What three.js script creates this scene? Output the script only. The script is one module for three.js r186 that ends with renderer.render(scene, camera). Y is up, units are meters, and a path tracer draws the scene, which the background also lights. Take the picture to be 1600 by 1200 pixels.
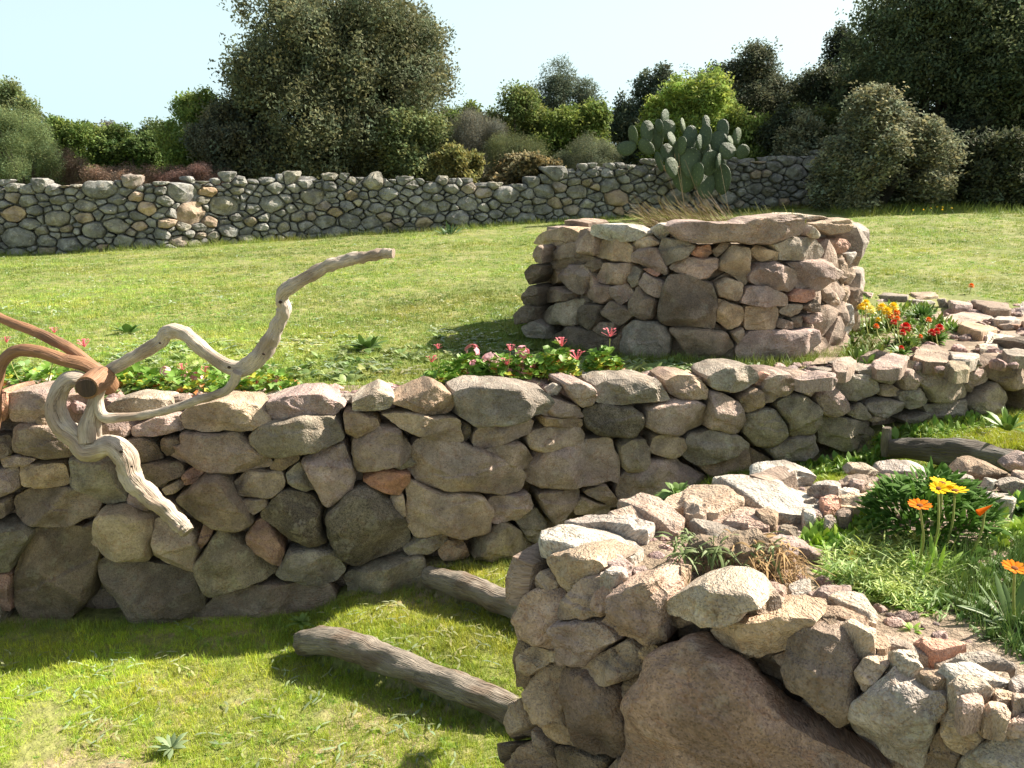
import * as THREE from 'three';
import { ImprovedNoise } from 'three/addons/math/ImprovedNoise.js';
import { mergeGeometries, toCreasedNormals } from 'three/addons/utils/BufferGeometryUtils.js';

// ---------------------------------------------------------------- camera, sky, sun, exposure
const scene = new THREE.Scene();
const FOCAL = 1386, CX = 800, CY = 600, PITCH = Math.atan(300 / FOCAL);
const camera = new THREE.PerspectiveCamera(2 * Math.atan(600 / FOCAL) * 180 / Math.PI, 4 / 3, 0.05, 1500);
const EYE = new THREE.Vector3(0, 1.95, 0);
camera.position.copy(EYE);
camera.rotation.x = -PITCH;
scene.add(camera);
const renderer = new THREE.WebGLRenderer({ antialias: true });
renderer.toneMapping = THREE.LinearToneMapping;
renderer.toneMappingExposure = 2.85;
renderer.shadowMap.enabled = true;
const SUN = new THREE.Vector3(0.91, 0.84, -0.36).normalize();
const sun = new THREE.DirectionalLight(new THREE.Color(1, 0.91, 0.77), 5.0);
sun.position.copy(SUN).multiplyScalar(40).add(new THREE.Vector3(0, 0, -6));
sun.target.position.set(0, 0, -6);
sun.castShadow = true;
sun.shadow.mapSize.set(4096, 4096);
Object.assign(sun.shadow.camera, { left: -22, right: 22, top: 22, bottom: -22, near: 1, far: 90 });
scene.add(sun, sun.target);
{
  const W = 256, H = 128, d = new Float32Array(W * H * 4), v = new THREE.Vector3();
  for (let j = 0; j < H; j++) for (let i = 0; i < W; i++) {
    const up = ((j + 0.5) / H - 0.5) * Math.PI, az = ((i + 0.5) / W - 0.5) * 2 * Math.PI;
    v.set(Math.cos(az) * Math.cos(up), Math.sin(up), Math.sin(az) * Math.cos(up));
    const y = Math.max(v.y, 0), c = v.dot(SUN), hz = 1 - THREE.MathUtils.smoothstep(y, 0.12, 0.6);
    const glow = Math.exp((c - 1) * 5.0) * 0.26 + Math.pow(Math.max(0, 0.5 + 0.5 * c), 2) * 0.14;
    const k = (j * W + i) * 4;
    d[k] = 0.045 + 0.19 * hz + glow * 0.95;
    d[k + 1] = 0.07 + 0.25 * hz + glow * 0.86;
    d[k + 2] = 0.105 + 0.235 * hz + glow * 0.78;
    d[k + 3] = 1;
  }
  const t = new THREE.DataTexture(d, W, H, THREE.RGBAFormat, THREE.FloatType);
  t.mapping = THREE.EquirectangularReflectionMapping;
  t.magFilter = THREE.LinearFilter; t.needsUpdate = true;
  scene.background = t; scene.environment = t;
}


// ---------------------------------------------------------------- helpers
function rng(seed) { let a = seed >>> 0; return () => { a = (a + 0x6D2B79F5) | 0; let t = Math.imul(a ^ (a >>> 15), 1 | a); t = (t + Math.imul(t ^ (t >>> 7), 61 | t)) ^ t; return ((t ^ (t >>> 14)) >>> 0) / 4294967296; }; }
const R0 = rng(77);
const rr = (a, b, r = R0) => a + (b - a) * r();
const clamp = (x, a, b) => Math.min(b, Math.max(a, x));
const sstep = (x, a, b) => { const t = clamp((x - a) / (b - a), 0, 1); return t * t * (3 - 2 * t); };
const mix = (a, b, t) => a + (b - a) * t;
const IN = new ImprovedNoise();
const n3 = (x, y, z) => IN.noise(x, y, z);
const fbm3 = (x, y, z, o = 4) => { let s = 0, a = 0.5; for (let i = 0; i < o; i++) { s += a * n3(x, y, z); x = x * 2.03 + 7.1; y = y * 2.03 + 3.7; z = z * 2.03 + 1.3; a *= 0.5; } return s; };
const v3 = (x, y, z) => new THREE.Vector3(x, y, z);
const used = {};
function numbered(n) { used[n] = (used[n] ?? -1) + 1; return used[n] ? n + '_' + String(used[n]).padStart(3, '0') : n; }
function tag(o, label, category, group, kind) {
  if (label) o.userData.label = label;
  if (category) o.userData.category = category;
  if (group) o.userData.group = group;
  if (kind) o.userData.kind = kind;
  return o;
}
function thing(name, label, category, p = v3(0, 0, 0), group) {
  const g = new THREE.Group(); g.name = numbered(name); g.position.copy(p); scene.add(g);
  return tag(g, label, category, group);
}
function mesh(name, geo, mat, parent) {
  const m = new THREE.Mesh(geo, mat); m.name = parent === scene ? numbered(name) : name;
  m.castShadow = m.receiveShadow = true; parent.add(m); return m;
}
function inst(name, geo, mat, parent, list) {           // list of {m: Matrix4, c: Color}
  const im = new THREE.InstancedMesh(geo, mat, list.length); im.name = parent === scene ? numbered(name) : name;
  list.forEach((e, i) => { im.setMatrixAt(i, e.m); im.setColorAt(i, e.c); });
  im.castShadow = im.receiveShadow = true; im.userData.kind = 'stuff'; im.frustumCulled = false; parent.add(im); return im;
}
// the line of sight through a point of the photograph (1600 x 1200), used to find where things stand
const cp = Math.cos(PITCH), sp = Math.sin(PITCH);
function ray(px, py) { const x = (px - CX) / FOCAL, y = -(py - CY) / FOCAL; return v3(x, y * cp - sp, -y * sp - cp); }
function onY(px, py, Y) { const d = ray(px, py), t = (Y - EYE.y) / d.y; return d.multiplyScalar(t).add(EYE); }
function at(px, py, z) { const d = ray(px, py); return d.multiplyScalar(z / -d.z).add(EYE); }

// ---------------------------------------------------------------- textures
const TS = 1024;
function pnoise(period, seed) {                          // tileable gradient-free value noise layer sampler
  const r = rng(seed), g = new Float32Array(period * period).map(() => r());
  return (u, v) => { const x = u * period, y = v * period, i = Math.floor(x), j = Math.floor(y); let fx = x - i, fy = y - j; fx = fx * fx * (3 - 2 * fx); fy = fy * fy * (3 - 2 * fy);
    const i0 = ((i % period) + period) % period, i1 = (i0 + 1) % period, j0 = ((j % period) + period) % period * period, j1 = (j0 / period + 1) % period * period;
    return mix(mix(g[j0 + i0], g[j0 + i1], fx), mix(g[j1 + i0], g[j1 + i1], fx), fy); };
}
function layer(size, fn) { const a = new Float32Array(size * size); for (let j = 0; j < size; j++) for (let i = 0; i < size; i++) a[j * size + i] = fn((i + 0.5) / size, (j + 0.5) / size); return a; }
function pfbm(period, oct, seed) { const l = []; for (let i = 0; i < oct; i++) l.push(pnoise(period << i, seed + i * 13)); return (u, v) => { let s = 0, a = 0.5, n = 0; for (const f of l) { s += a * f(u, v); n += a; a *= 0.5; } return s / n; }; }
function cells(n, seed) {                                // nearest random point of a tileable grid: [distance in cells, id value, second distance]
  const r = rng(seed), px = [], py = [], id = []; for (let i = 0; i < n * n; i++) { px.push(r()); py.push(r()); id.push(r()); }
  return (u, v) => { const x = u * n, y = v * n, i = Math.floor(x), j = Math.floor(y); let b = 9, b2 = 9, w = 0;
    for (let dj = -1; dj < 2; dj++) for (let di = -1; di < 2; di++) { const k = ((j + dj + n) % n) * n + ((i + di + n) % n), dx = i + di + px[k] - x, dy = j + dj + py[k] - y, d = dx * dx + dy * dy; if (d < b) { b2 = b; b = d; w = id[k]; } else if (d < b2) b2 = d; }
    return [Math.sqrt(b), w, Math.sqrt(b2)]; };
}
const L_low = layer(TS, pfbm(3, 5, 11)), L_mid = layer(TS, pfbm(9, 5, 23)), L_fine = layer(TS, pfbm(90, 3, 31));
const cr = cells(230, 41), L_grain = layer(TS, (u, v) => cr(u, v)[1]);
const lc = cells(11, 57), wa = pfbm(20, 3, 61), wb = pfbm(20, 3, 67);
const L_lichen = layer(TS, (u, v) => { const c = lc(u + (wa(u, v) - 0.5) * 0.09, v + (wb(u, v) - 0.5) * 0.09); return c[1] > 0.35 ? clamp((0.12 + 0.42 * (c[1] - 0.35) - c[0]) * 9, 0, 1) : 0; });
const L_ridge = layer(TS, (() => { const f = pfbm(5, 5, 83); return (u, v) => 1 - Math.abs(2 * f(u, v) - 1); })());
function dataTex(size, fn, srgb) {
  const d = new Uint8Array(size * size * 4), o = [0, 0, 0];
  for (let k = 0; k < size * size; k++) { fn(k, o); for (let c = 0; c < 3; c++) { const x = clamp(o[c], 0, 1); d[k * 4 + c] = 255 * (srgb ? (x < 0.0031308 ? 12.92 * x : 1.055 * Math.pow(x, 1 / 2.4) - 0.055) : x); } d[k * 4 + 3] = 255; }
  const t = new THREE.DataTexture(d, size, size); t.wrapS = t.wrapT = THREE.RepeatWrapping; t.magFilter = THREE.LinearFilter; t.minFilter = THREE.LinearMipmapLinearFilter; t.generateMipmaps = true;
  if (srgb) t.colorSpace = THREE.SRGBColorSpace; t.needsUpdate = true; return t;
}
const bumpStone = dataTex(TS, (k, o) => { o[0] = o[1] = o[2] = 0.48 * L_mid[k] + 0.25 * L_ridge[k] + 0.22 * L_fine[k] + 0.05 * L_grain[k]; });
bumpStone.repeat.set(1.6, 1.6);
// tone: base colour, second colour mottled in, grain contrast, dark flecks, lichen amount, lichen colour
const TONES = {
  p: [[0.435, 0.342, 0.285], [0.356, 0.273, 0.248], .30, .10, .25, [.42, .40, .34]],
  g: [[0.385, 0.338, 0.288], [0.265, 0.232, 0.198], .28, .10, .55, [.40, .40, .33]],
  t: [[0.502, 0.394, 0.286], [0.381, 0.298, 0.229], .25, .08, .20, [.42, .40, .32]],
  d: [[0.128, 0.110, 0.090], [0.230, 0.195, 0.155], .75, .22, .65, [.27, .25, .21]],
  b: [[0.365, 0.282, 0.220], [0.255, 0.198, 0.155], .28, .10, .30, [.34, .32, .26]],
  r: [[0.470, 0.260, 0.191], [0.356, 0.229, 0.178], .28, .08, .15, [.40, .36, .30]],
  w: [[0.540, 0.513, 0.464], [0.367, 0.324, 0.281], .35, .16, .85, [.60, .59, .54]],
  e: [[0.320, 0.280, 0.215], [0.225, 0.195, 0.150], .3, .12, .70, [.34, .33, .25]],
  k: [[0.232, 0.182, 0.138], [0.165, 0.131, 0.100], .38, .14, .5, [.25, .235, .18]],
  m: [[.47, .325, .25], [.35, .24, .185], .4, .12, .3, [.44, .40, .35]],
  v: [[.12, .092, .085], [.21, .15, .115], .3, .12, .25, [.27, .25, .23]],
  f: [[.31, .315, .30], [.20, .205, .20], .22, .08, .6, [.48, .48, .43]],
};
const stoneMat = {}, stoneVar = {};
{
  let s = 0;
  for (const [k, [a, b, gr, fl, li, lcol]] of Object.entries(TONES)) {
    const ox = (s * 373) % TS, oy = (s * 611) % TS; s++;
    const sh = (L, q, m) => L[(((q >> 10) * m + oy) % TS) * TS + (((q & 1023) * m + ox) % TS)];
    const tex = dataTex(TS, (q, o) => {
      const m = sstep(sh(L_low, q, 1), 0.38, 0.62), st = sh(L_mid, q, 1), g = sh(L_grain, q, 1), fi = sh(L_fine, q, 1), l = sh(L_lichen, q, 1) * li * sstep(fi, 0.3, 0.55);
      const light = (1 + gr * (g - 0.5)) * (0.48 + 1.04 * st) * (0.75 + 0.5 * fi) * (g < fl ? 0.8 : 1) * (0.86 + 0.28 * sh(L_low, q, 3));
      const blk = sstep(sh(L_mid, q, 2) * 0.6 + sh(L_low, q, 2) * 0.4, 0.58, 0.66) * sstep(fi, 0.35, 0.6) * li * 0.5, rust = sstep(sh(L_ridge, q, 2), 0.93, 1) * 0.35;
      for (let c = 0; c < 3; c++) o[c] = mix(mix(a[c], b[c], m) * light, lcol[c] * (0.75 + 0.5 * fi), l * 0.85) * (1 - rust * [0.25, 0.5, 0.7][c]) * (1 - blk);
    }, true);
    stoneMat[k] = [0, 1, 2, 3].map((i) => new THREE.MeshStandardMaterial({ name: 'stone', map: tex, bumpMap: bumpStone, bumpScale: 0.028, roughness: 0.9, color: new THREE.Color().setRGB(...[[1.03, 1, 1], [.88, .855, .83], [1.06, .98, .86], [.97, .94, .90]][i]) }));
  }
}
// ---------------------------------------------------------------- stones
function stoneGeo(pts, o) {                               // pts: outline [u, v] in metres; front towards +z, body behind
  const r = rng(o.seed), thick = o.thick, bulge = o.bulge, round = o.round ?? 0.4;
  let A = 0, cx = 0, cy = 0, p = pts.map((q) => q.slice());
  for (let i = 0; i < p.length; i++) { const [x0, y0] = p[i], [x1, y1] = p[(i + 1) % p.length], c = x0 * y1 - x1 * y0; A += c; cx += (x0 + x1) * c; cy += (y0 + y1) * c; }
  if (A < 0) p.reverse();
  cx /= 3 * A; cy /= 3 * A; A = Math.abs(A) / 2;
  const rad = Math.sqrt(A / Math.PI), cut = 0.05 + 0.15 * round;
  for (let it = 0; it < 2; it++) { const q = []; for (let i = 0; i < p.length; i++) { const a = p[i], b = p[(i + 1) % p.length]; q.push([mix(a[0], b[0], cut), mix(a[1], b[1], cut)], [mix(a[0], b[0], 1 - cut), mix(a[1], b[1], 1 - cut)]); } p = q; }
  const N = o.N, J = o.J, len = [0];
  for (let i = 0; i < p.length; i++) { const a = p[i], b = p[(i + 1) % p.length]; len.push(len[i] + Math.hypot(b[0] - a[0], b[1] - a[1])); }
  const ring = [], sd = (o.seed % 1000) * 3.17, grow = o.grow ?? 1.003;
  for (let i = 0, k = 0; i < N; i++) { const L = (len[p.length] * i) / N; while (len[k + 1] < L) k++; const t = (L - len[k]) / (len[k + 1] - len[k] || 1), a = p[k], b = p[(k + 1) % p.length];
    let x = mix(a[0], b[0], t) - cx, y = mix(a[1], b[1], t) - cy; const w = grow * (1 + 0.045 * n3(x / rad * 1.7 + sd, y / rad * 1.7, 3.3) + 0.03 * n3(x / rad * 4 + sd, y / rad * 4, 9.1)); ring.push([x * w, y * w]); }
  const ext = (a) => { let m = 0; for (const [x, y] of ring) m = Math.max(m, x * Math.cos(a) + y * Math.sin(a)); return m; };
  const planes = [], K = o.facets ?? 4, ph = r() * 6.28;
  for (let k = 0; k < K; k++) { const a = ph + (k + rr(-0.35, 0.35, r)) * 6.283 / K; planes.push([Math.cos(a), Math.sin(a), rr(0.08, 0.7, r) * (o.facetSlope ?? 1), rr(-0.3, 0.4, r) * ext(a)]); }
  for (let k = 0; k < 5; k++) { const a = ph + 1 + (k + rr(-0.4, 0.4, r)) * 1.2566; planes.push([Math.cos(a), Math.sin(a), rr(0.6, 1.7, r) * (1 - 0.5 * round), rr(0.4, 0.88, r) * ext(a)]); }
  const tiltU = rr(-0.15, 0.15, r), tiltV = rr(-0.14, 0.16, r), ew = 0.05 + 0.28 * round, ledges = []; for (let k = 0; k < 2; k++) if (r() < 0.5) { const a = rr(-0.5, 0.5, r) + (r() < 0.5 ? 1.57 : -1.57); ledges.push([Math.cos(a), Math.sin(a), rr(-0.1, 0.5, r) * ext(a), bulge * rr(0.12, 0.3, r), rr(0, 9, r)]); }
  const pos = [], uv = [], idx = [], rot = r() * 6.28, cu = Math.cos(rot), su = Math.sin(rot), uo = r() * 9, vo = r() * 9, amp = Math.min(0.12 * rad, 0.02) * (o.rough ?? 1);
  const push = (x, y, z) => {
    let nx = x, ny = y, nz = z + thick * 0.4; const l = Math.hypot(nx, ny, nz) || 1, f = 0.8 / rad, f2 = 2.6 / rad;
    const d = amp * (0.8 * n3(x * f + sd, y * f, z * f + 5) + 0.5 - 1.1 * Math.abs(n3(x * f * 1.3 + sd, y * f * 1.3 + 9, z * f)) + 0.5 * n3(x * f2 + sd, y * f2, z * f2 + 5)) + 0.004 * (o.rough ?? 1) * (n3(x * 38 + sd, y * 38, z * 38) - Math.abs(n3(x * 17 + sd, y * 17, z * 17 + 3)));
    const X = x + nx / l * d + cx, Y = y + ny / l * d + cy, Z = z + nz / l * d;
    pos.push(X, Y, Z); const rl = Math.hypot(x, y) || 1, ex = (bulge - z) * Math.min(1, rl / rad * 2) / rl, U = x + x * ex, V = y + y * ex; uv.push(uo + cu * U - su * V, vo + su * U + cu * V);
  };
  const face = (x, y) => { let z = bulge; for (const [a, b, m, of] of planes) z = Math.min(z, bulge * 1.1 - m * Math.max(0, a * x + b * y - of)); for (const [a, b, of, dz, q] of ledges) z -= dz * sstep(a * x + b * y + 0.12 * rad * n3(x / rad * 2.2 + q, y / rad * 2.2, q) - of, 0, 0.05 * rad); return Math.max(z, -bulge * 0.3) + tiltU * x + tiltV * y; };
  const rings = [];
  const backs = [[o.back ?? 0.8, -thick], [0.5 + 0.5 * (o.back ?? 0.8), -thick * 0.8], [1, -thick * 0.42]];
  for (const [s, z] of backs) { rings.push(pos.length / 3); for (const [x, y] of ring) push(x * s, y * s, z + (tiltU * x + tiltV * y) * 0.5); }
  for (let j = 0; j < J; j++) { const e = j / J, q = Math.pow(e, 1.35), rho = 1 - q, f = Math.pow(1 - Math.pow(1 - Math.min(1, q / ew), 2.2), 1 / 2.2); rings.push(pos.length / 3); for (const [x, y] of ring) { const z = face(x * rho, y * rho); push(x * rho, y * rho, z > 0 ? f * z : z); } }
  const c0 = pos.length / 3; push(0, 0, face(0, 0));
  for (let k = 0; k + 1 < rings.length; k++) for (let i = 0; i < N; i++) { const a = rings[k] + i, b = rings[k] + (i + 1) % N, c = rings[k + 1] + i, d = rings[k + 1] + (i + 1) % N; idx.push(a, b, d, a, d, c); }
  const l = rings[rings.length - 1]; for (let i = 0; i < N; i++) idx.push(l + i, l + (i + 1) % N, c0);
  const b0 = pos.length / 3; push(0, 0, -thick); for (let i = 0; i < N; i++) idx.push(rings[0] + (i + 1) % N, rings[0] + i, b0);
  const g = new THREE.BufferGeometry(); g.setAttribute('position', new THREE.Float32BufferAttribute(pos, 3)); g.setAttribute('uv', new THREE.Float32BufferAttribute(uv, 2)); g.setIndex(idx); g.computeVertexNormals(); return o.crease === 0 ? g : toCreasedNormals(g, o.crease ?? 0.42);
}
let stoneSeed = 100;
function putStone(parent, uvPts, P, T, U, N, tone, o) {   // place in the frame (P; T right, U up, N out)
  const seed = o.seed ?? (stoneSeed += 17), r = rng(seed);
  let x0 = 1e9, x1 = -1e9, y0 = 1e9, y1 = -1e9; for (const [u, v] of uvPts) { x0 = Math.min(x0, u); x1 = Math.max(x1, u); y0 = Math.min(y0, v); y1 = Math.max(y1, v); }
  const w = x1 - x0, h = y1 - y0, mid = [(x0 + x1) / 2, (y0 + y1) / 2], sz = Math.min(w, h);
  const dist = P.distanceTo(EYE), pxs = (w + h) / 2 * FOCAL / dist;
  const q = { thick: 0.22, bulge: clamp(sz * 0.26, 0.018, 0.075), round: rr(0.08, 0.42, r), facets: 3 + Math.floor(r() * 3), N: Math.round(clamp(16 + pxs / 2.6, 16, 84)), J: Math.round(clamp(4 + pxs / 11, 4, 24)), seed, ...o };
  const geo = stoneGeo(uvPts.map(([u, v]) => [u - mid[0], v - mid[1]]), q);
  const m = mesh('stone', geo, stoneMat[tone][Math.floor(r() * 4)], parent);
  m.position.copy(P).addScaledVector(T, mid[0]).addScaledVector(U, mid[1]).addScaledVector(N, (o.out ?? 0) + rr(-0.012, 0.012, r)).sub(parent.position);
  m.quaternion.setFromRotationMatrix(new THREE.Matrix4().makeBasis(T, U, N));
  return m;
}
const UP = v3(0, 1, 0);
class Face {                                              // an upright wall face over a line in plan, left to right as seen from the camera
  constructor(plan) { this.p = plan; this.s = [0]; for (let i = 1; i < plan.length; i++) this.s.push(this.s[i - 1] + Math.hypot(plan[i][0] - plan[i - 1][0], plan[i][1] - plan[i - 1][1])); this.len = this.s[this.s.length - 1]; }
  point(s) { const { p } = this; let i = 0; while (i < p.length - 2 && this.s[i + 1] < s) i++; const t = (s - this.s[i]) / (this.s[i + 1] - this.s[i]); return [mix(p[i][0], p[i + 1][0], t), mix(p[i][1], p[i + 1][1], t)]; }
  frame(s, h, e = 0.1) { const a = this.point(s - e), b = this.point(s + e), c = this.point(s), T = v3(b[0] - a[0], 0, b[1] - a[1]).normalize(); return { P: v3(c[0], h, c[1]), T, N: T.clone().cross(UP).normalize() }; }
  hit(px, py) { const d = ray(px, py); let best = null;
    for (let i = 0; i + 1 < this.p.length; i++) { const [ax, az] = this.p[i], [bx, bz] = this.p[i + 1], ex = bx - ax, ez = bz - az, den = d.x * ez - d.z * ex; if (Math.abs(den) < 1e-9) continue;
      const t = ((ax - EYE.x) * ez - (az - EYE.z) * ex) / den, u = ((ax - EYE.x) * d.z - (az - EYE.z) * d.x) / den; if (t > 0 && u >= 0 && u <= 1 && (!best || t < best.t)) best = { t, s: this.s[i] + u * (this.s[i + 1] - this.s[i]) }; }
    if (!best) { const k = this.corner; if (!k) return null; const t = (k.z - EYE.z) / d.z; return [k.s + (EYE.x + d.x * t - k.x), EYE.y + d.y * t]; }
    return [best.s, EYE.y + d.y * best.t]; }
}
const xy = (view, list) => { const o = []; for (let i = 0; i < list.length; i += 2) o.push([view[0] + list[i] * view[2], view[1] + list[i + 1] * view[2]]); return o; };
function faceStone(parent, face, view, tone, list, o = {}) {
  const q = xy(view, list).map(([x, y]) => face.hit(x, y)).filter(Boolean); if (q.length < 3) return;
  const s = q.reduce((a, b) => a + b[0], 0) / q.length, h = q.reduce((a, b) => a + b[1], 0) / q.length, { P, T, N } = face.frame(s, h);
  return putStone(parent, q.map(([a, b]) => [a - s, b - h]), P, T, UP, N, tone, o);
}
function flatStone(parent, Y, view, tone, list, o = {}) {  // lies on its side: the outline is its upper face
  const q = xy(view, list).map(([x, y]) => onY(x, y, Y)), c = q.reduce((a, b) => a.add(b), v3(0, 0, 0)).multiplyScalar(1 / q.length);
  return putStone(parent, q.map((b) => [b.x - c.x, c.z - b.z]), c, v3(1, 0, 0), v3(0, 0, -1), UP, tone, { thick: 0.05, bulge: 0.012, round: 0.15, back: 0.97, facetSlope: 0.2, rough: 0.6, ...o });
}
function standStone(parent, Y, view, tone, list, o = {}) { // stands on the level Y: the outline is what faces the camera
  const q0 = xy(view, list), lowest = q0.reduce((a, b) => (b[1] > a[1] ? b : a)), x0 = Math.min(...q0.map((a) => a[0])), x1 = Math.max(...q0.map((a) => a[0]));
  const z = -onY(lowest[0], lowest[1], Y).z + (o.push ?? 0), w = (x1 - x0) * z / FOCAL, b = w * 0.22, q = q0.map(([x, y]) => at(x, y, z + b)), c = q.reduce((a, e) => a.add(e), v3(0, 0, 0)).multiplyScalar(1 / q.length);
  return putStone(parent, q.map((e) => [e.x - c.x, e.y - c.y]), c, v3(1, 0, 0), UP, v3(0, 0, 1), tone, { thick: w * 0.5, bulge: b * .8, round: 0.2, back: 0.92, ...o });
}
// a packing of stones over a stretch of wall: cells of a weighted diagram, largest first
function packing(s0, s1, low, high, sizes, asp, seed, n) {
  const r = rng(seed), c = [];
  for (const [size, many] of sizes.map((e) => (e.length ? e : [e, n]))) for (let k = 0; k < many; k++) { const s = rr(s0, s1, r), t = r(), h = mix(low(s), high(s), t), q = size * rr(0.8, 1.2, r); if (c.every((e) => Math.hypot((e[0] - s) / asp, e[1] - h) > (e[2] + q) * 0.84)) c.push([s, h, q]); }
  return c.map(([s, h, q], i) => {
    let poly = [[-q * 2.6 * asp, -q * 2.2], [q * 2.6 * asp, -q * 2.2], [q * 2.6 * asp, q * 2.2], [-q * 2.6 * asp, q * 2.2]].map(([a, b]) => [a / asp, b]);
    const clip = (nx, ny, d) => { const out = []; for (let k = 0; k < poly.length; k++) { const a = poly[k], b = poly[(k + 1) % poly.length], da = nx * a[0] + ny * a[1] - d, db = nx * b[0] + ny * b[1] - d; if (da <= 0) out.push(a); if (da * db < 0) { const t = da / (da - db); out.push([mix(a[0], b[0], t), mix(a[1], b[1], t)]); } } poly = out; };
    c.forEach(([s2, h2, q2], j) => { if (i === j) return; const dx = (s2 - s) / asp, dy = h2 - h, L = Math.hypot(dx, dy); if (L > 1.2) return; clip(dx / L, dy / L, (L * L + q * q - q2 * q2) / (2 * L) - 0.009); });
    clip(1, 0, (s1 - s) / asp); clip(-1, 0, (s - s0) / asp); clip(0, 1, high(s) + rr(-0.07, 0.1, r) - h); clip(0, -1, h - low(s) + 0.05);
    return { s, h, q, poly: poly.map(([a, b]) => [a * asp, b]) };
  }).filter((e) => e.poly.length > 2);
}
// ---------------------------------------------------------------- lie of the land
const PXV = [0, 0, 1];
const topLine = [[-60, 632], [0, 631], [300, 628], [600, 622], [760, 614], [900, 603], [1040, 594], [1180, 588], [1300, 582], [1440, 572], [1560, 560], [1660, 552]].map(([x, y]) => { const p = onY(x, y, 1.03); return [p.x, p.z]; });
{ const a = topLine[0], b = topLine[2], l = Math.hypot(a[0] - b[0], a[1] - b[1]); topLine.unshift([a[0] - (b[0] - a[0]) / l * 6, a[1] - (b[1] - a[1]) / l * 6]); const e = topLine[topLine.length - 1]; topLine.push([e[0] + 3, e[1] - 1.6], [e[0] + 7, e[1] - 5]); }
const nearFace = new Face(topLine);
function wallZ(x) { const p = topLine; if (x <= p[0][0]) return p[0][1]; for (let i = 0; i + 1 < p.length; i++) if (x <= p[i + 1][0]) return mix(p[i][1], p[i + 1][1], (x - p[i][0]) / (p[i + 1][0] - p[i][0])); return p[p.length - 1][1]; }
function lawnH(x, z) {
  const d1 = (x + 0.375) * 0.505 + (z + 3.16) * -0.863 - 0.055, d2 = (x + 0.11) * 0.625 + (z + 3.65) * -0.781 - 0.055, near = sstep(-z, 2.0, 3.0);
  let h = 0.11 * sstep(d1, -0.03, 0.03) * sstep(x, -0.98, -0.72) + 0.10 * sstep(d2, -0.03, 0.03) + 0.35 * sstep(x, 0.05, 1.35) + 0.08 * sstep(x, 1.4, 2.4) + 0.08 * sstep((x - 2.3) * 0.52 + (z + 4.23) * -0.854 - 0.10, -0.03, 0.03) * sstep(x, 1.5, 1.9);
  h = mix(h * mix(0.2, 1, near), 0.97, sstep(x, 3.1, 4.6) * sstep(-z, 1.5, 3.5));
  return h - 0.015 + 0.016 * n3(x * 1.7, z * 1.7, 2.2) + 0.008 * n3(x * 6, z * 6, 4.2);
}
function meadowH(x, z) {
  const t = clamp((-z - 6.5) / 10, 0, 2.2), a = clamp(0.36 + 0.05 * x, -0.12, 0.72);
  return 0.985 + a * Math.min(t, 1) + a * 0.12 * Math.max(0, t - 1) + 0.02 * n3(x * 0.8, z * 0.8, 7.7) * sstep(-z, 5, 8) + 0.012 * n3(x * 2.3, z * 2.3, 1.7);
}
// ground textures: soil, moss and thatch with a grain of their own
function groundTex(cols, seed) {
  const a = pfbm(4, 4, seed), b = pfbm(24, 4, seed + 5), c = pfbm(100, 3, seed + 9);
  return dataTex(768, (k, o) => { const u = (k % 768) / 768, v = Math.floor(k / 768) / 768, m = sstep(a(u, v) + 0.4 * (b(u, v) - 0.5), 0.4, 0.62), f = 0.55 + 0.9 * c(u, v); for (let i = 0; i < 3; i++) o[i] = mix(cols[0][i], cols[1][i], m) * f; }, true);
}
const soilTex = groundTex([[.20, .15, .105], [.30, .235, .175]], 201), meadowTex = groundTex([[.15, .17, .045], [.22, .22, .08]], 233), lawnTex = groundTex([[.19, .20, .06], [.27, .22, .12]], 251);
const groundMat = (t) => new THREE.MeshStandardMaterial({ map: t, bumpMap: bumpStone, bumpScale: 0.03, roughness: 1 });
const soilMat = groundMat(soilTex), meadowMat = groundMat(meadowTex), lawnMat = groundMat(lawnTex);
function sheet(name, xs, rows, yf, zf, mat) {
  const pos = [], uv = [], idx = [];
  for (let j = 0; j < rows.length; j++) for (let i = 0; i < xs.length; i++) { const x = xs[i], z = zf(x, rows[j]); pos.push(x, yf(x, z), z); uv.push(x * 0.5, z * 0.5); }
  const n = xs.length; for (let j = 0; j + 1 < rows.length; j++) for (let i = 0; i + 1 < n; i++) { const a = j * n + i; idx.push(a, a + 1, a + n, a + 1, a + n + 1, a + n); }
  const g = new THREE.BufferGeometry(); g.setAttribute('position', new THREE.Float32BufferAttribute(pos, 3)); g.setAttribute('uv', new THREE.Float32BufferAttribute(uv, 2)); g.setIndex(idx); g.computeVertexNormals();
  return tag(mesh(name, g, mat, scene), null, null, null, 'structure');
}
{
  const xs = []; for (let x = -6; x <= 8.001; x += x > -2.6 && x < 3.6 ? 0.05 : 0.12) xs.push(x); for (let k = 1, s = 0.3; k < 26; k++, s *= 1.28) { xs.unshift(xs[0] - s); xs.push(xs[xs.length - 1] + s); }
  const rows = [0]; for (let d = 0.12, s = 0.12; d < 420; s *= 1.05) { rows.push(d); d += s; }
  tag(sheet('meadow', xs, rows, meadowH, (x, r) => wallZ(clamp(x, -9, 9)) - 0.16 - r, meadowMat), 'sunlit green meadow behind the front stone wall', 'meadow', null, 'structure');
  const rl = [0]; for (let d = 0.05, s = 0.05; d < 200; s *= d < 3 ? 1.0 : 1.15) { rl.push(d); d += s; }
  tag(sheet('lawn', xs, rl, lawnH, (x, r) => wallZ(clamp(x, -9, 9)) - 0.2 + r, lawnMat), 'lower lawn at the foot of the front stone wall', 'lawn', null, 'structure');
}
const A = [0, 560, .375], B = [380, 560, .375], C = [820, 540, .2625], D = [1200, 420, 1 / 3.75], E = [780, 320, .3625], F = [780, 760, .36681], G = [1150, 760, .36675], H = [1260, 700, .25];

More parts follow.
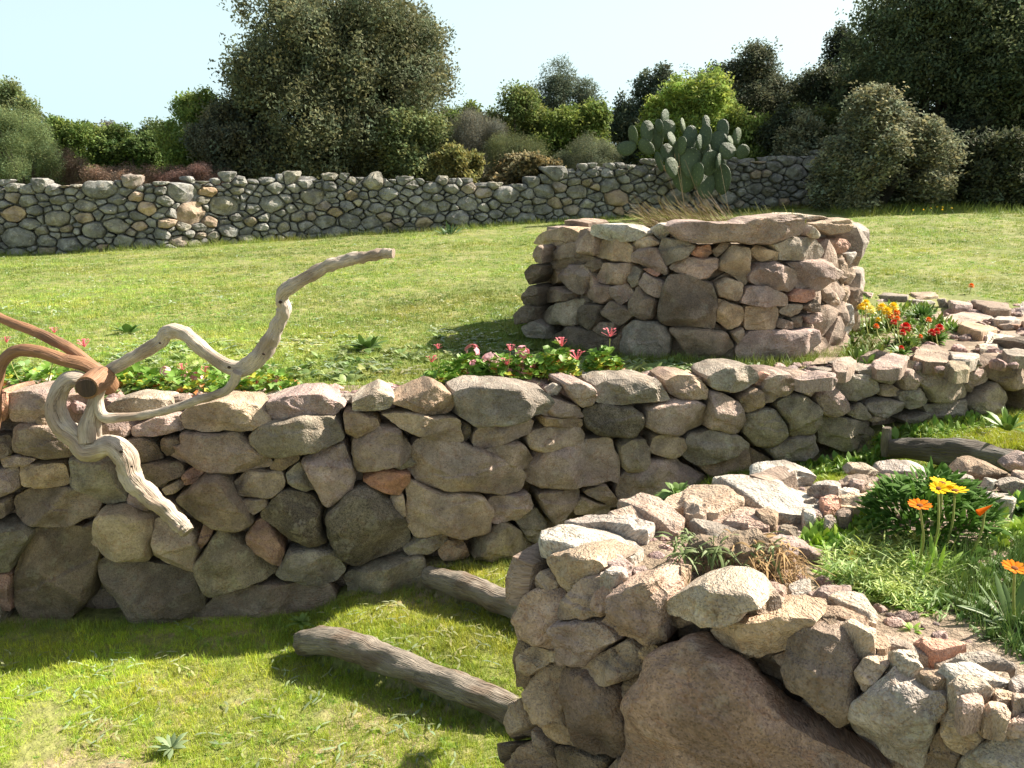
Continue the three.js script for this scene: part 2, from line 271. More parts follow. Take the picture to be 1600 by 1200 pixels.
// closed solid over a ring in plan, from y0 to y1
function prism(ring, y0, y1, mat, name, parent) {
  const s = new THREE.Shape(ring.map(([x, z]) => new THREE.Vector2(x, -z))), g = new THREE.ExtrudeGeometry(s, { depth: y1 - y0, bevelEnabled: false });
  g.rotateX(-Math.PI / 2); g.translate(-parent.position.x, y0 - parent.position.y, -parent.position.z); return mesh(name, g, mat, parent);
}
function chinks(parent, name, face, list, out, thick, tone) {   // small stones packed in behind the facing stones
  const gs = list.map((e, i) => { const { P, T, N } = face.frame(e.s, e.h), g = stoneGeo(e.poly, { thick, bulge: 0.03, round: 0.3, N: 12, J: 3, seed: 900 + i * 7 });
    g.applyMatrix4(new THREE.Matrix4().makeBasis(T, UP, N).setPosition(P.addScaledVector(N, out).sub(parent.position))); return g; });
  const m = mesh(name, mergeGeometries(gs), stoneMat[tone][0], parent); m.userData.kind = 'stuff'; return m;
}

// ---------------------------------------------------------------- the front retaining wall
const front = thing('stone_wall', 'long dry stone wall across the middle, of brown, grey and pinkish stones, under the driftwood', 'stone wall', v3(0, 0, -4.1));
const NW = (view, tone, list, o) => faceStone(front, nearFace, view, tone, list, { thick: 0.3, ...o });
const NT = (view, tone, list, o) => { const X = list.filter((_, i) => i % 2 === 0), Y = list.filter((_, i) => i % 2), w = Math.max(...X) - Math.min(...X), h = Math.max(...Y) - Math.min(...Y); return view === D && w / h > 2 ? flatStone(front, 1.055, view, tone, list, { thick: .07, out: 0 }) : standStone(front, 1.0, view, tone, list, o); };
NW(A, 'p', [25,150, 110,138, 200,150, 215,230, 150,265, 40,262, 20,200]);
NW(A, 'r', [-60,160, 20,135, 38,200, 22,262, -60,275]);
NW(A, 'b', [45,275, 180,265, 300,330, 310,410, 170,425, 60,385], { round: .6 });
NW(A, 'b', [135,215, 165,205, 205,235, 200,285, 155,285]);
NW(A, 'p', [0,415, 70,402, 150,425, 100,450, 15,455]);
NW(A, 'k', [-70,330, 40,320, 50,400, -10,420, -70,420]);
NW(A, 'p', [-60,465, 72,455, 82,540, 30,570, -60,590]);
NW(A, 't', [85,445, 265,440, 285,530, 170,545, 85,535], { round: .15 });
NW(A, 'e', [290,410, 400,425, 470,420, 530,590, 450,612, 380,570, 290,520]);
NW(A, 'b', [35,590, 130,548, 300,540, 420,590, 400,660, 260,705, 130,700, 30,665], { round: .55 });
NW(A, 'b', [-60,600, 20,592, 25,660, -60,682]);
NW(A, 'k', [150,710, 330,700, 410,760, 385,990, 260,1110, 160,1125, 45,1060, 48,880, 100,780], { round: .3 });
NW(A, 'e', [-60,690, 110,690, 138,730, 60,850, 40,890, -60,890]);
NW(A, 'r', [-60,900, 40,900, 42,1060, -60,1060]);
NW(A, 't', [435,620, 540,612, 635,670, 628,830, 580,855, 380,785, 375,770], { round: .15, facets: 3 });
NW(A, 't', [640,670, 740,690, 810,740, 830,800, 810,885, 710,862, 632,830], { round: .2 });
NW(A, 'k', [410,850, 470,835, 620,870, 800,885, 860,1010, 830,1110, 760,1165, 560,1130, 480,1000, 412,890], { round: .3 });
NW(A, 'k', [340,702, 400,680, 402,722, 370,720]);
NW(A, 'p', [530,562, 620,560, 655,625, 600,637, 530,612]);
NW(A, 'k', [505,340, 580,325, 650,360, 672,425, 570,434, 515,400]);
NW(A, 'k', [565,440, 760,432, 772,482, 655,532, 600,525]);
NW(A, 'p', [548,290, 640,250, 740,245, 768,300, 640,328, 550,322]);
NW(A, 'p', [425,275, 530,262, 560,290, 530,328, 430,335]);
NW(A, 'k', [665,335, 742,332, 755,372, 692,415, 665,385]);
NW(A, 'b', [750,310, 1000,300, 1050,350, 1120,410, 1130,440, 1020,470, 870,465, 740,430, 690,388, 688,365, 755,362], { round: .3, facets: 3 });
NW(A, 't', [750,235, 800,203, 920,178, 1080,188, 1130,225, 1142,262, 1050,292, 870,299, 768,287], { out: .02, rough: 1.3 });
NW(A, 'b', [672,540, 750,500, 775,522, 735,562, 690,570]);
NW(A, 'r', [748,480, 800,458, 852,470, 802,528, 768,532]);
NW(A, 'b', [740,580, 850,488, 930,468, 972,540, 1050,640, 1053,690, 1000,712, 880,692, 790,642, 745,607], { round: .35, facets: 3 });
NW(A, 't', [968,520, 1040,463, 1180,473, 1187,540, 1130,577, 1000,572]);
NW(A, 'b', [1118,462, 1160,393, 1240,400, 1252,420, 1180,467]);
NW(A, 'g', [1190,480, 1248,428, 1282,460, 1312,545, 1270,557, 1200,525]);
NW(A, 'b', [1008,588, 1110,578, 1118,612, 1060,652, 1018,622]);
NW(A, 'e', [1040,310, 1100,268, 1280,228, 1400,238, 1432,330, 1330,372, 1180,402, 1100,397, 1050,352], { out: .03, round: .4 });
NW(A, 'p', [1108,180, 1200,153, 1330,148, 1440,200, 1402,237, 1280,227, 1200,252, 1138,252], { out: .02 });
NW(A, 'd', [1092,650, 1130,588, 1200,548, 1300,568, 1342,620, 1332,690, 1362,762, 1300,787, 1200,742, 1108,682], { round: .5 });
NW(A, 'r', [1025,742, 1075,668, 1120,680, 1187,790, 1167,872, 1090,822, 1028,772]);
NW(A, 'e', [808,860, 920,698, 1040,788, 1152,890, 1080,922, 960,957, 870,987, 812,902], { round: .12, facets: 4 });
NW(A, 'g', [1143,910, 1200,798, 1300,783, 1400,808, 1442,890, 1402,937, 1270,942], { round: .35 });
NW(A, 'b', [838,1050, 900,978, 1060,948, 1350,938, 1397,1000, 1382,1042, 1120,1085, 960,1135, 900,1145], { round: .4 });
NW(A, 'r', [820,772, 850,677, 897,691, 872,762, 830,802]);
NW(A, 'b', [680,580, 740,608, 772,650, 700,642]);
NW(B, 't', [413,223, 480,222, 560,253, 567,287, 470,332, 428,312]);
NW(B, 'b', [453,335, 560,283, 650,288, 697,370, 692,422, 490,477, 463,462], { round: .3 });
NW(B, 'p', [243,415, 420,343, 472,490, 442,562, 345,624, 303,540], { round: .2 });
NW(B, 'w', [453,180, 560,123, 630,160, 612,207, 458,224], { out: .02 });
NW(B, 'b', [616,185, 680,150, 790,103, 872,150, 882,195, 852,234, 750,227], { out: .02 });
NW(B, 'g', [865,130, 960,98, 1100,103, 1220,113, 1282,170, 1242,217, 1130,252, 960,272, 882,232, 878,180], { out: .05, facets: 3, round: .5 });
NW(B, 't', [575,225, 720,218, 800,238, 890,240, 917,330, 880,352, 720,312, 640,282], { out: .04 });
NW(B, 'k', [895,255, 950,273, 952,327, 920,352, 900,340]);
NW(B, 'p', [948,350, 970,283, 1090,263, 1212,253, 1192,312, 1060,362, 980,377]);
NW(B, 'p', [1088,245, 1170,233, 1182,257, 1120,274], { out: .03 });
NW(B, 'b', [988,382, 1080,353, 1160,348, 1217,420, 1212,462, 1160,472, 1060,412]);
NW(B, 'p', [695,400, 720,338, 830,328, 900,348, 1000,378, 1150,448, 1177,480, 1167,562, 1050,562, 860,552, 760,532, 688,470], { round: .3, facets: 5 });
NW(B, 'e', [618,450, 700,413, 732,430, 700,457, 640,467]);
NW(B, 'r', [488,505, 570,458, 690,473, 702,500, 652,572, 600,562]);
NW(B, 'd', [348,640, 420,568, 510,528, 580,553, 692,710, 687,772, 600,832, 480,872, 400,832, 353,730], { round: .5 });
NW(B, 't', [690,520, 720,516, 800,553, 930,558, 1010,578, 1042,640, 1027,722, 930,750, 840,722, 720,747, 688,700], { round: .3 });
NW(B, 't', [608,580, 670,568, 682,662, 655,672]);
NW(B, 'p', [1023,580, 1200,563, 1207,622, 1150,672, 1038,692], { round: .2 });
NW(B, 'g', [668,800, 740,743, 850,718, 857,762, 770,817, 690,830]);
NW(B, 'e', [428,905, 560,858, 750,823, 767,890, 740,965, 640,1010, 430,1035], { round: .2 });
NW(B, 'b', [808,802, 850,753, 920,758, 952,832, 830,842]);
NW(B, 'e', [955,835, 1000,748, 1080,683, 1150,718, 1217,800, 1200,840]);
NW(B, 'e', [1133,668, 1230,628, 1272,690, 1242,792, 1190,762]);
NW(B, 't', [1188,310, 1260,283, 1400,278, 1437,320, 1402,372, 1220,392, 1188,360]);
NW(B, 'p', [1238,220, 1280,163, 1400,198, 1427,247, 1400,252, 1250,237]);
NW(B, 'b', [1238,237, 1420,256, 1422,292, 1248,284]);
NW(C, 'p', [10,770, 60,638, 330,573, 530,548, 572,680, 572,832, 510,802, 330,852, 100,872, 15,830], { round: .3, facets: 5 });
NW(C, 'p', [223,220, 300,203, 400,238, 432,310, 392,362, 340,372, 268,310], { out: .02 });
NW(C, 'g', [403,240, 500,198, 620,193, 780,190, 862,322, 700,332, 520,347, 418,330], { out: .02 });
NW(C, 'p', [840,220, 910,180, 1020,178, 1092,260, 1082,322, 950,317, 878,297]);
NW(C, 'g', [1073,180, 1190,128, 1350,118, 1407,190, 1382,232, 1270,282, 1118,262], { out: .02, round: .6 });
NW(C, 'd', [362,380, 470,343, 620,358, 702,400, 712,490, 660,552, 480,542, 368,500], { round: .6 });
NW(C, 'p', [708,480, 718,370, 850,328, 1000,316, 1092,360, 1087,482, 960,532, 800,522], { round: .45 });
NW(C, 'p', [1083,490, 1098,268, 1180,288, 1282,340, 1312,450, 1292,532, 1200,512]);
NW(C, 'b', [1275,312, 1370,248, 1417,270, 1417,357, 1310,402]);
NW(C, 'e', [1303,520, 1318,410, 1420,373, 1502,385, 1557,470, 1557,542, 1500,602, 1388,607], { round: .6 });
NW(C, 'g', [563,600, 640,558, 720,558, 742,610, 737,722, 690,767, 588,742], { round: .5 });
NW(C, 't', [743,640, 768,543, 880,528, 972,570, 972,622, 880,672]);
NW(C, 'g', [928,650, 980,538, 1100,503, 1280,538, 1327,580, 1302,642, 1150,682, 1008,722]);
NW(C, 'p', [535,870, 590,768, 720,688, 890,668, 1060,758, 1142,832, 1000,885, 800,960, 575,960], { round: .3 });
NW(C, 'b', [348,880, 480,823, 572,940, 540,975]);
NW(C, 'b', [88,890, 200,863, 347,863, 342,912, 220,1062, 188,1082, 118,980]);
NW(C, 't', [300,970, 350,905, 440,940, 520,960, 520,1010, 300,1010]);
NW(C, 'b', [1045,720, 1200,658, 1330,598, 1342,802, 1230,825, 1130,800]);
NW(C, 'k', [1330,600, 1440,658, 1502,712, 1400,762, 1338,792]);
NW(D, 'p', [-36,792, -22,650, 40,613, 130,608, 182,690, 100,747, 10,792]);
NW(D, 'p', [158,650, 240,618, 307,640, 302,682, 260,752, 198,732]);
NW(D, 'e', [38,790, 140,733, 240,743, 307,830, 307,932, 240,977, 130,982, 98,880], { round: .6 });
NW(D, 'p', [278,750, 340,688, 400,698, 472,790, 462,832, 370,867, 298,842]);
NW(D, 'g', [388,670, 420,623, 600,618, 640,648, 662,722, 560,772, 478,782], { round: .45 });
NW(D, 'g', [518,602, 640,578, 750,598, 772,640, 720,677, 640,662]);
NW(D, 't', [658,680, 720,673, 792,715, 772,752, 658,747]);
NW(D, 'p', [758,600, 840,583, 892,640, 882,702, 790,712, 773,650]);
NW(D, 'g', [768,720, 890,693, 927,770, 900,802, 820,822, 768,760]);
NW(D, 'g', [788,560, 850,538, 960,578, 1050,598, 1130,668, 1162,740, 1050,777, 950,782, 898,680], { round: .35 });
NW(D, 'e', [458,837, 540,778, 602,870, 560,887, 488,872]);
NW(D, 'g', [558,792, 680,758, 802,783, 802,832, 690,872, 608,862]);
NW(D, 't', [578,882, 640,843, 690,843, 682,887, 600,897]);
NW(D, 'e', [305,922, 350,868, 480,878, 560,888, 617,950, 582,1045, 440,1070, 305,1020]);
NW(D, 'g', [5,1050, 120,988, 260,968, 305,1085, 180,1120, 50,1130]);
NW(D, 'p', [1093,630, 1180,598, 1280,588, 1297,660, 1220,692, 1118,652]);
NW(D, 'b', [1128,660, 1220,688, 1217,727, 1160,722]);
NW(D, 'g', [1148,790, 1230,718, 1330,658, 1402,740, 1392,870, 1300,900, 1188,860]);
NW(D, 'b', [1258,590, 1300,558, 1420,513, 1522,540, 1562,640, 1400,712, 1308,652], { round: .6 });
NW(D, 'g', [795,885, 900,848, 1000,838, 952,890, 850,925]);
NW(D, 'k', [1500,700, 1600,648, 1642,720, 1600,805, 1478,832]);
NW(D, 'g', [920,800, 1040,780, 1150,760, 1180,850, 1060,880, 940,860]);
// stones laid on the crown of the wall and round the flower bed
NT(A, 'w', [445,200, 470,180, 560,153, 700,168, 722,200, 600,227, 460,227], { push: .08 });
NT(A, 'w', [0,110, 60,90, 190,85, 215,120, 190,150, 100,140, 0,140], { push: .1 });
NT(A, 'w', [1080,165, 1180,135, 1300,140, 1310,160, 1200,165, 1120,185], { push: .1 });
NT(B, 'g', [395,170, 420,148, 470,155, 480,180, 410,190], { push: .08 });
NT(B, 'w', [880,105, 940,88, 1010,100, 1000,115, 900,120], { push: .12 });
NT(B, 'p', [1120,100, 1200,85, 1275,110, 1270,130, 1180,125], { push: .1 });
NT(B, 't', [1180,80, 1250,65, 1280,85, 1200,95], { push: .2 });
NT(B, 'w', [1255,130, 1290,105, 1330,120, 1310,155, 1270,155], { push: .05 });
NT(B, 't', [1290,75, 1350,60, 1390,85, 1330,105, 1290,95], { push: .15 });
NT(C, 'w', [300,200, 340,165, 480,170, 540,200, 420,235, 330,215], { push: .1 });
NT(C, 'r', [480,150, 540,125, 650,155, 720,200, 600,205, 520,180], { push: .14 });
NT(C, 't', [855,165, 880,148, 990,155, 1000,180, 900,190], { push: .12 });
NT(C, 'p', [1020,190, 1060,172, 1080,200, 1060,225], { push: .05 });
NT(C, 'r', [1380,190, 1420,160, 1480,175, 1420,240, 1370,235], { push: .1 });
NT(D, 'p', [150,612, 300,588, 400,600, 390,622, 200,628], { push: .08 });
NT(D, 'p', [308,642, 370,615, 415,650, 385,695], { push: .04 });
NT(D, 'p', [370,560, 480,538, 522,560, 460,592, 400,592]);
NT(D, 'b', [520,552, 620,493, 662,520, 600,562, 540,578]);
NT(D, 'p', [600,562, 720,513, 832,530, 780,577, 640,578]);
NT(D, 'b', [845,520, 900,453, 1000,448, 1062,500, 1062,542, 930,548], { round: .3, facets: 5 });
NT(D, 'w', [1060,490, 1200,478, 1242,520, 1180,547, 1080,542]);
NT(D, 'e', [1030,572, 1150,538, 1182,590, 1100,602]);
NT(D, 'g', [1190,562, 1240,533, 1262,570, 1200,587]);
NT(D, 'w', [1218,432, 1340,418, 1352,460, 1250,472]);
NT(D, 'p', [1238,477, 1350,458, 1372,512, 1280,527]);
NT(D, 'w', [1278,400, 1400,420, 1500,440, 1480,472, 1360,472, 1280,442]);
NT(D, 't', [1108,332, 1200,278, 1320,288, 1352,340, 1250,387, 1180,372], { round: .3 });
NT(D, 'p', [1010,285, 1200,250, 1330,270, 1200,300, 1080,325]);
NT(D, 'p', [1358,332, 1420,318, 1462,370, 1380,372]);
NT(D, 'r', [1420,332, 1500,328, 1502,372, 1440,372]);
NT(D, 'g', [1000,180, 1040,173, 1062,237, 1020,242], { round: .2 });
NT(D, 't', [828,145, 980,148, 1002,167, 880,174]);
NT(D, 'p', [1048,192, 1180,178, 1202,230, 1080,237]);
NT(D, 'b', [1175,202, 1320,163, 1402,200, 1422,250, 1280,252], { round: .6 });
NT(D, 'g', [638,152, 760,118, 822,150, 820,182, 700,177]);
NT(D, 'p', [490,105, 540,70, 600,85, 622,130, 520,134]);
NT(D, 'p', [528,142, 620,148, 605,167]);
NT(D, 'w', [1300,272, 1400,278, 1482,300, 1420,322, 1340,312]);
NT(D, 'w', [818,172, 950,165, 982,192, 850,199]);
NT(D, 'g', [1378,392, 1460,378, 1482,410, 1400,417]);
NT(D, 'p', [1468,382, 1540,368, 1562,430, 1490,432]);
NT(D, 'g', [1368,482, 1500,468, 1562,520, 1400,524]);
NT(D, 'w', [1480,210, 1560,190, 1640,220, 1600,250, 1500,245]);
NT(D, 'p', [1490,300, 1560,280, 1640,310, 1600,345, 1500,340]);
// the wall runs on to both sides of the view
const sEdge = nearFace.hit(-18, 800)[0], sRight = nearFace.hit(1606, 600)[0];
const nearLow = (s) => { const [x, z] = nearFace.point(s); return lawnH(x, z + 0.05) - 0.03; };
for (const e of [...packing(sEdge - 1.1, sEdge, nearLow, () => 1.02, [.15, .11, .07], 1.5, 5, 120), ...packing(sRight, sRight + 1.1, nearLow, () => 1.02, [.13, .1, .07], 1.4, 6, 90)]) { const { P, T, N } = nearFace.frame(e.s, e.h); putStone(front, e.poly, P, T, UP, N, 'pgbtek'[Math.floor(rr(0, 6))], { thick: .28 }); }
chinks(front, 'rubble_fill', nearFace, packing(sEdge, sRight, nearLow, () => 0.99, [.1, .075, .05], 1.3, 9, 900), -0.13, 0.1, 'b');
{
  const ringA = [], ringB = []; for (let s = 1.5; s <= nearFace.len - 0.3; s += 0.2) { const { P, N } = nearFace.frame(s, 0); ringA.push([P.x - N.x * 0.15, P.z - N.z * 0.15]); ringB.unshift([P.x - N.x * 0.5, P.z - N.z * 0.5]); }
  prism([...ringA, ...ringB], -0.2, 0.985, soilMat, 'earth_core', front);
}
// ---------------------------------------------------------------- the round planter
const PC = { x: 1.27, z: -6.15 };
const plR = 1.07, plan = []; for (let k = 0; k <= 120; k++) { const a = Math.PI * (k / 60 - 1); plan.push([PC.x + plR * Math.sin(a), PC.z + plR * Math.cos(a)]); }
const drum = new Face(plan);
drum.hit = function (px, py) { const d = ray(px, py); let R = 1.12, P = null; const ox = EYE.x - PC.x, oz = EYE.z - PC.z;
  for (let it = 0; it < 4; it++) { const a = d.x * d.x + d.z * d.z, b = ox * d.x + oz * d.z, c = ox * ox + oz * oz - R * R, disc = Math.max(0, b * b - a * c), t = (-b - Math.sqrt(disc)) / a; P = d.clone().multiplyScalar(t).add(EYE); R = 1.11 - 0.09 * clamp((P.y - 1) / 0.7, 0, 1.1); }
  const ang = Math.atan2(P.x - PC.x, P.z - PC.z); return [drum.len / 2 + ang * plR, P.y]; };
const drumFrame = drum.frame.bind(drum);
drum.frame = (s, h) => { const f = drumFrame(s, h), lean = 0.04 - 0.09 * clamp((h - 1) / 0.7, 0, 1.1); f.P.addScaledVector(f.N, lean); return f; };
const planter = thing('stone_planter', 'round raised planter of dry stones with a large flat capstone, standing on the meadow', 'stone planter', v3(PC.x, 1.0, PC.z));
const PS = (tone, list, o) => { const mx = list.filter((_, i) => i % 2 === 0).reduce((a, b) => a + b, 0) / list.length * 2;
  if (mx > 170 && mx < 1400) return faceStone(planter, drum, E, tone, list, { thick: 0.22, ...o });
  const z = mx < 170 ? 5.75 - .1 * Math.min(1, mx / 170) : mix(5.5, 5.8, (mx - 1400) / 130), q = xy(E, list).map(([x, y]) => at(x, y, z)), c = q.reduce((a, e) => a.add(e), v3(0, 0, 0)).multiplyScalar(1 / q.length), a = mx < 170 ? -.5 : .5, T = v3(Math.cos(a), 0, -Math.sin(a));
  return putStone(planter, q.map((e) => [(e.x - c.x) / Math.cos(a) * .95, e.y - c.y]), c, T, UP, T.clone().cross(UP), tone, { thick: .3, back: 1, grow: 1.07, ...o }); };
const PN = (tone, list, push, o) => standStone(planter, 1.5, E, tone, list, { push: 0, ...o, ...(push ? { push } : {}) });
PS('b', [152,130, 200,113, 217,150, 207,182, 163,172]);
PS('t', [203,172, 213,125, 290,90, 347,125, 332,157, 280,177], { out: .02 });
PS('p', [333,150, 348,110, 390,96, 417,130, 412,217, 360,212, 338,180]);
PS('w', [408,130, 425,86, 560,83, 642,120, 602,152, 540,162, 470,152], { out: .02 });
PS('w', [643,105, 690,78, 737,85, 737,122, 690,157]);
PS('g', [1170,170, 1270,138, 1360,143, 1402,200, 1382,237, 1210,242, 1198,200]);
PS('b', [143,210, 163,176, 187,185, 182,252, 148,247]);
PS('p', [183,210, 208,173, 277,178, 262,217, 210,267, 188,255]);
PS('b', [213,250, 270,188, 330,158, 362,215, 402,235, 330,257, 260,287]);
PS('t', [398,195, 440,148, 510,136, 577,180, 577,247, 500,247, 413,225], { round: .5 });
PS('t', [558,200, 590,143, 650,133, 692,165, 650,187]);
PS('p', [573,215, 610,188, 680,183, 722,275, 717,307, 640,267, 578,247]);
PS('g', [678,210, 710,138, 790,148, 847,175, 812,227, 720,262]);
PS('r', [828,215, 850,178, 905,173, 917,205, 890,242]);
PS('p', [728,270, 800,218, 860,233, 940,228, 942,270, 900,317, 830,322, 778,295]);
PS('b', [918,200, 960,158, 1002,165, 940,232]);
PS('t', [943,250, 1010,168, 1082,190, 1082,332, 1060,352, 1010,302, 948,282]);
PS('t', [1083,200, 1110,173, 1200,203, 1202,237, 1130,247]);
PS('p', [1083,300, 1120,253, 1200,243, 1282,290, 1272,372, 1180,367, 1088,337]);
PS('p', [1248,250, 1400,233, 1457,290, 1382,372, 1290,367, 1283,290]);
PS('r', [1393,190, 1400,148, 1500,148, 1527,180, 1480,207, 1418,207]);
PS('t', [1408,215, 1480,213, 1497,260, 1482,312, 1438,290]);
PS('w', [1478,210, 1540,203, 1532,252, 1498,257]);
PS('t', [1478,320, 1500,258, 1547,265, 1542,322, 1500,347]);
PS('t', [1428,330, 1480,308, 1512,400, 1490,432, 1448,400]);
PS('b', [1503,370, 1540,358, 1562,400, 1540,447, 1508,432]);
PS('t', [1368,380, 1420,338, 1472,430, 1400,462, 1358,410]);
PS('k', [113,290, 140,258, 182,265, 177,302, 130,347]);
PS('b', [173,340, 200,278, 260,283, 267,332, 190,362]);
PS('p', [253,305, 300,258, 380,263, 397,300, 362,382, 330,387]);
PS('b', [368,260, 420,233, 452,260, 400,292]);
PS('p', [408,320, 450,248, 572,253, 562,302, 540,342, 428,342]);
PS('p', [363,370, 400,293, 422,345, 477,350, 482,402, 440,432, 378,407]);
PS('g', [548,310, 580,260, 617,280, 602,342, 570,357]);
PS('p', [598,340, 625,288, 712,335, 692,407, 638,382]);
PS('r', [618,275, 650,270, 692,295, 680,312]);
PS('p', [473,355, 550,333, 577,390, 520,432, 478,402]);
PS('b', [553,430, 600,346, 682,410, 657,492, 620,502, 558,460], { round: .15 });
PS('k', [688,420, 735,298, 830,303, 922,340, 942,430, 927,532, 860,522, 750,522, 688,490], { round: .4, out: .02 });
PS('t', [928,340, 970,310, 1050,333, 1047,402, 1020,417, 938,392]);
PS('p', [1033,420, 1070,353, 1150,348, 1242,390, 1247,432, 1180,442, 1108,437]);
PS('r', [1253,390, 1290,363, 1350,366, 1357,397, 1310,422, 1258,417]);
PS('b', [1308,440, 1350,403, 1387,452, 1350,467]);
PS('t', [928,500, 943,403, 1052,440, 1057,502, 1000,542]);
PS('t', [1063,435, 1207,438, 1197,537, 1063,542], { round: .15 });
PS('g', [1208,465, 1240,428, 1312,428, 1302,467, 1260,487]);
PS('b', [1198,532, 1210,488, 1272,505, 1272,537]);
PS('k', [1258,490, 1310,478, 1312,527, 1280,532]);
PS('p', [1313,480, 1390,463, 1407,502, 1340,517]);
PS('b', [173,390, 260,350, 322,380, 292,417, 178,427]);
PS('g', [203,480, 260,418, 370,403, 342,482, 332,522, 218,512]);
PS('k', [333,460, 380,423, 442,435, 437,512, 400,542, 338,522]);
PS('b', [433,460, 480,408, 582,470, 512,527]);
PS('b', [158,450, 190,423, 212,450, 192,502, 158,492]);
PS('k', [93,400, 130,348, 172,360, 167,432, 108,432]);
PS('k', [58,480, 110,433, 157,440, 152,502, 68,517]);
PS('g', [98,530, 150,498, 212,520, 222,572, 118,572]);
PS('k', [228,570, 320,523, 400,543, 522,590, 502,642, 400,672, 248,655]);
PS('b', [388,545, 420,503, 502,510, 482,577]);
PS('g', [528,540, 580,498, 690,508, 742,570, 722,655, 600,680, 528,665]);
PS('k', [488,590, 530,548, 532,672, 498,662]);
PS('b', [728,530, 860,528, 980,548, 1027,620, 900,672, 820,660, 768,592]);
PS('b', [993,550, 1050,528, 1062,560, 1030,602]);
PS('p', [1028,620, 1080,548, 1200,538, 1360,533, 1367,582, 1300,667, 1180,685, 1048,675], { round: .5 });
PS('p', [1363,535, 1430,503, 1472,530, 1472,625, 1400,660, 1358,602], { round: .15 });
PS('w', [1438,450, 1510,433, 1527,500, 1522,585, 1470,595, 1438,510], { round: .15 });
PS('t', [1523,460, 1547,458, 1552,532, 1523,542]);
PS('b', [1403,502, 1430,458, 1442,507]);
{
  const cap = (tone, list, z, o) => { const q0 = xy(E, list), q = q0.map(([x, y]) => at(x, y, z)), c = q.reduce((a, e) => a.add(e), v3(0, 0, 0)).multiplyScalar(1 / q.length); putStone(planter, q.map((e) => [e.x - c.x, e.y - c.y]), c, v3(1, 0, 0), UP, v3(0, 0, 1), tone, { thick: .4, bulge: .06, round: .3, back: .9, ...o }); };
  cap('p', [738,90, 770,70, 880,68, 920,78, 1050,78, 1080,58, 1250,40, 1320,65, 1332,97, 1290,132, 1160,172, 1080,177, 1000,152, 900,167, 800,157, 743,125], 5.08, { N: 60, rough: 1.4, facets: 3 });
  cap('w', [1180,62, 1250,36, 1400,48, 1440,72, 1340,80], 5.75);
  cap('t', [1338,80, 1510,58, 1527,85, 1502,117, 1410,132, 1368,110], 5.6);
  cap('w', [1308,132, 1340,83, 1377,125, 1370,147, 1330,142], 5.25, { thick: .2 });
}
for (const e of packing(0.02, drum.len - 0.02, () => 0.97, () => 1.66, [.15, .11, .08], 1.4, 15, 160)) { if (Math.abs(e.s - drum.len / 2 + .2) < 1.74) continue; const { P, T, N } = drum.frame(e.s, e.h); putStone(planter, e.poly, P, T, UP, N, 'pgbt'[Math.floor(rr(0, 4))], { thick: .2, N: 16, J: 4 }); }
chinks(planter, 'rubble_fill', drum, packing(drum.len / 2 - 2, drum.len / 2 + 1.7, () => 0.98, () => 1.6, [.09, .06], 1.3, 16, 400), -0.09, 0.08, 'b');
{ const g = new THREE.CylinderGeometry(0.88, 0.98, 0.66, 40); g.translate(0, 0.31, 0); mesh('soil', g, soilMat, planter); }

// ---------------------------------------------------------------- the raised bed in front on the right
const bedLine = [[.9, -2.98], [.66, -2.8], [.33, -2.6], [.04, -2.46], [-.012, -2.37], [.045, -2.27], [.15, -2.18], [.23, -2.07], [.38, -1.97], [.6, -1.82], [.78, -1.65], [.95, -1.47], [1.6, -0.85]];
const bedFace = new Face(bedLine); bedFace.corner = { x: -.01, z: -2.4, s: bedFace.s[4] };
{ const base = bedFace.hit.bind(bedFace), front0 = new Face(bedLine.slice(3)); const off = bedFace.s[3]; bedFace.hit = (px, py) => { front0.corner = { x: -.01, z: -2.4, s: front0.s[1] }; const h = front0.hit(px, py); return h && [h[0] + off, h[1]]; }; }
const bed = thing('raised_bed_wall', 'reddish stone wall of the raised bed in the right foreground, with a huge slanting boulder', 'stone wall', v3(.6, 0, -2.2));
const RW = (view, tone, list, o) => faceStone(bed, bedFace, view, tone, list, { thick: 0.16, rough: 1.2, ...o });
const RF = (view, tone, list, o = {}) => flatStone(bed, 1.0, view, tone, list, { ...o, out: (o.out ?? .01) * .5 - .005, thick: .05 });
const RS = (view, tone, list, o) => (view === F || view === G ? flatStone(bed, 1.005, view, tone, list, { out: .01, bulge: .02, thick: .05, rough: 1 }) : 0) || standStone(bed, .98, view, tone, list, { rough: 1.2, ...o });
RW(F, 't', [163,330, 200,298, 300,278, 392,330, 412,362, 340,422, 300,462, 250,422], { facets: 5 });
RW(F, 't', [128,420, 163,358, 242,410, 247,437, 148,447]);
RW(F, 'p', [103,480, 150,443, 240,433, 302,465, 272,560, 262,692, 180,682, 108,632], { facets: 4 });
RW(F, 'b', [268,530, 350,383, 430,398, 452,450, 462,547, 370,557, 278,547], { round: .12 });
RW(F, 'p', [423,440, 460,416, 492,435, 492,512, 450,547, 408,537], { out: .02 });
RW(F, 'p', [498,430, 620,388, 690,383, 732,440, 722,657, 640,642, 440,602, 423,590, 498,522], { round: .15, out: .02 });
RW(F, 'p', [263,660, 278,553, 420,558, 522,640, 440,692, 370,757, 268,752], { round: .25 });
RW(F, 't', [358,780, 420,718, 560,643, 642,700, 632,792, 450,832, 388,827], { round: .2 });
RW(F, 't', [588,690, 650,660, 692,685, 650,752]);
RW(F, 't', [83,720, 130,683, 212,700, 222,737, 150,802, 93,807]);
RW(F, 't', [213,695, 265,688, 262,737, 238,737]);
RW(F, 't', [118,870, 190,738, 272,770, 312,870, 302,950, 352,1112, 240,1092, 138,1002], { facets: 5, round: .2 });
RW(F, 'v', [280,770, 380,778, 450,833, 512,850, 562,1000, 562,1092, 490,1162, 400,1132, 328,1052, 298,950], { round: .15, facets: 3 });
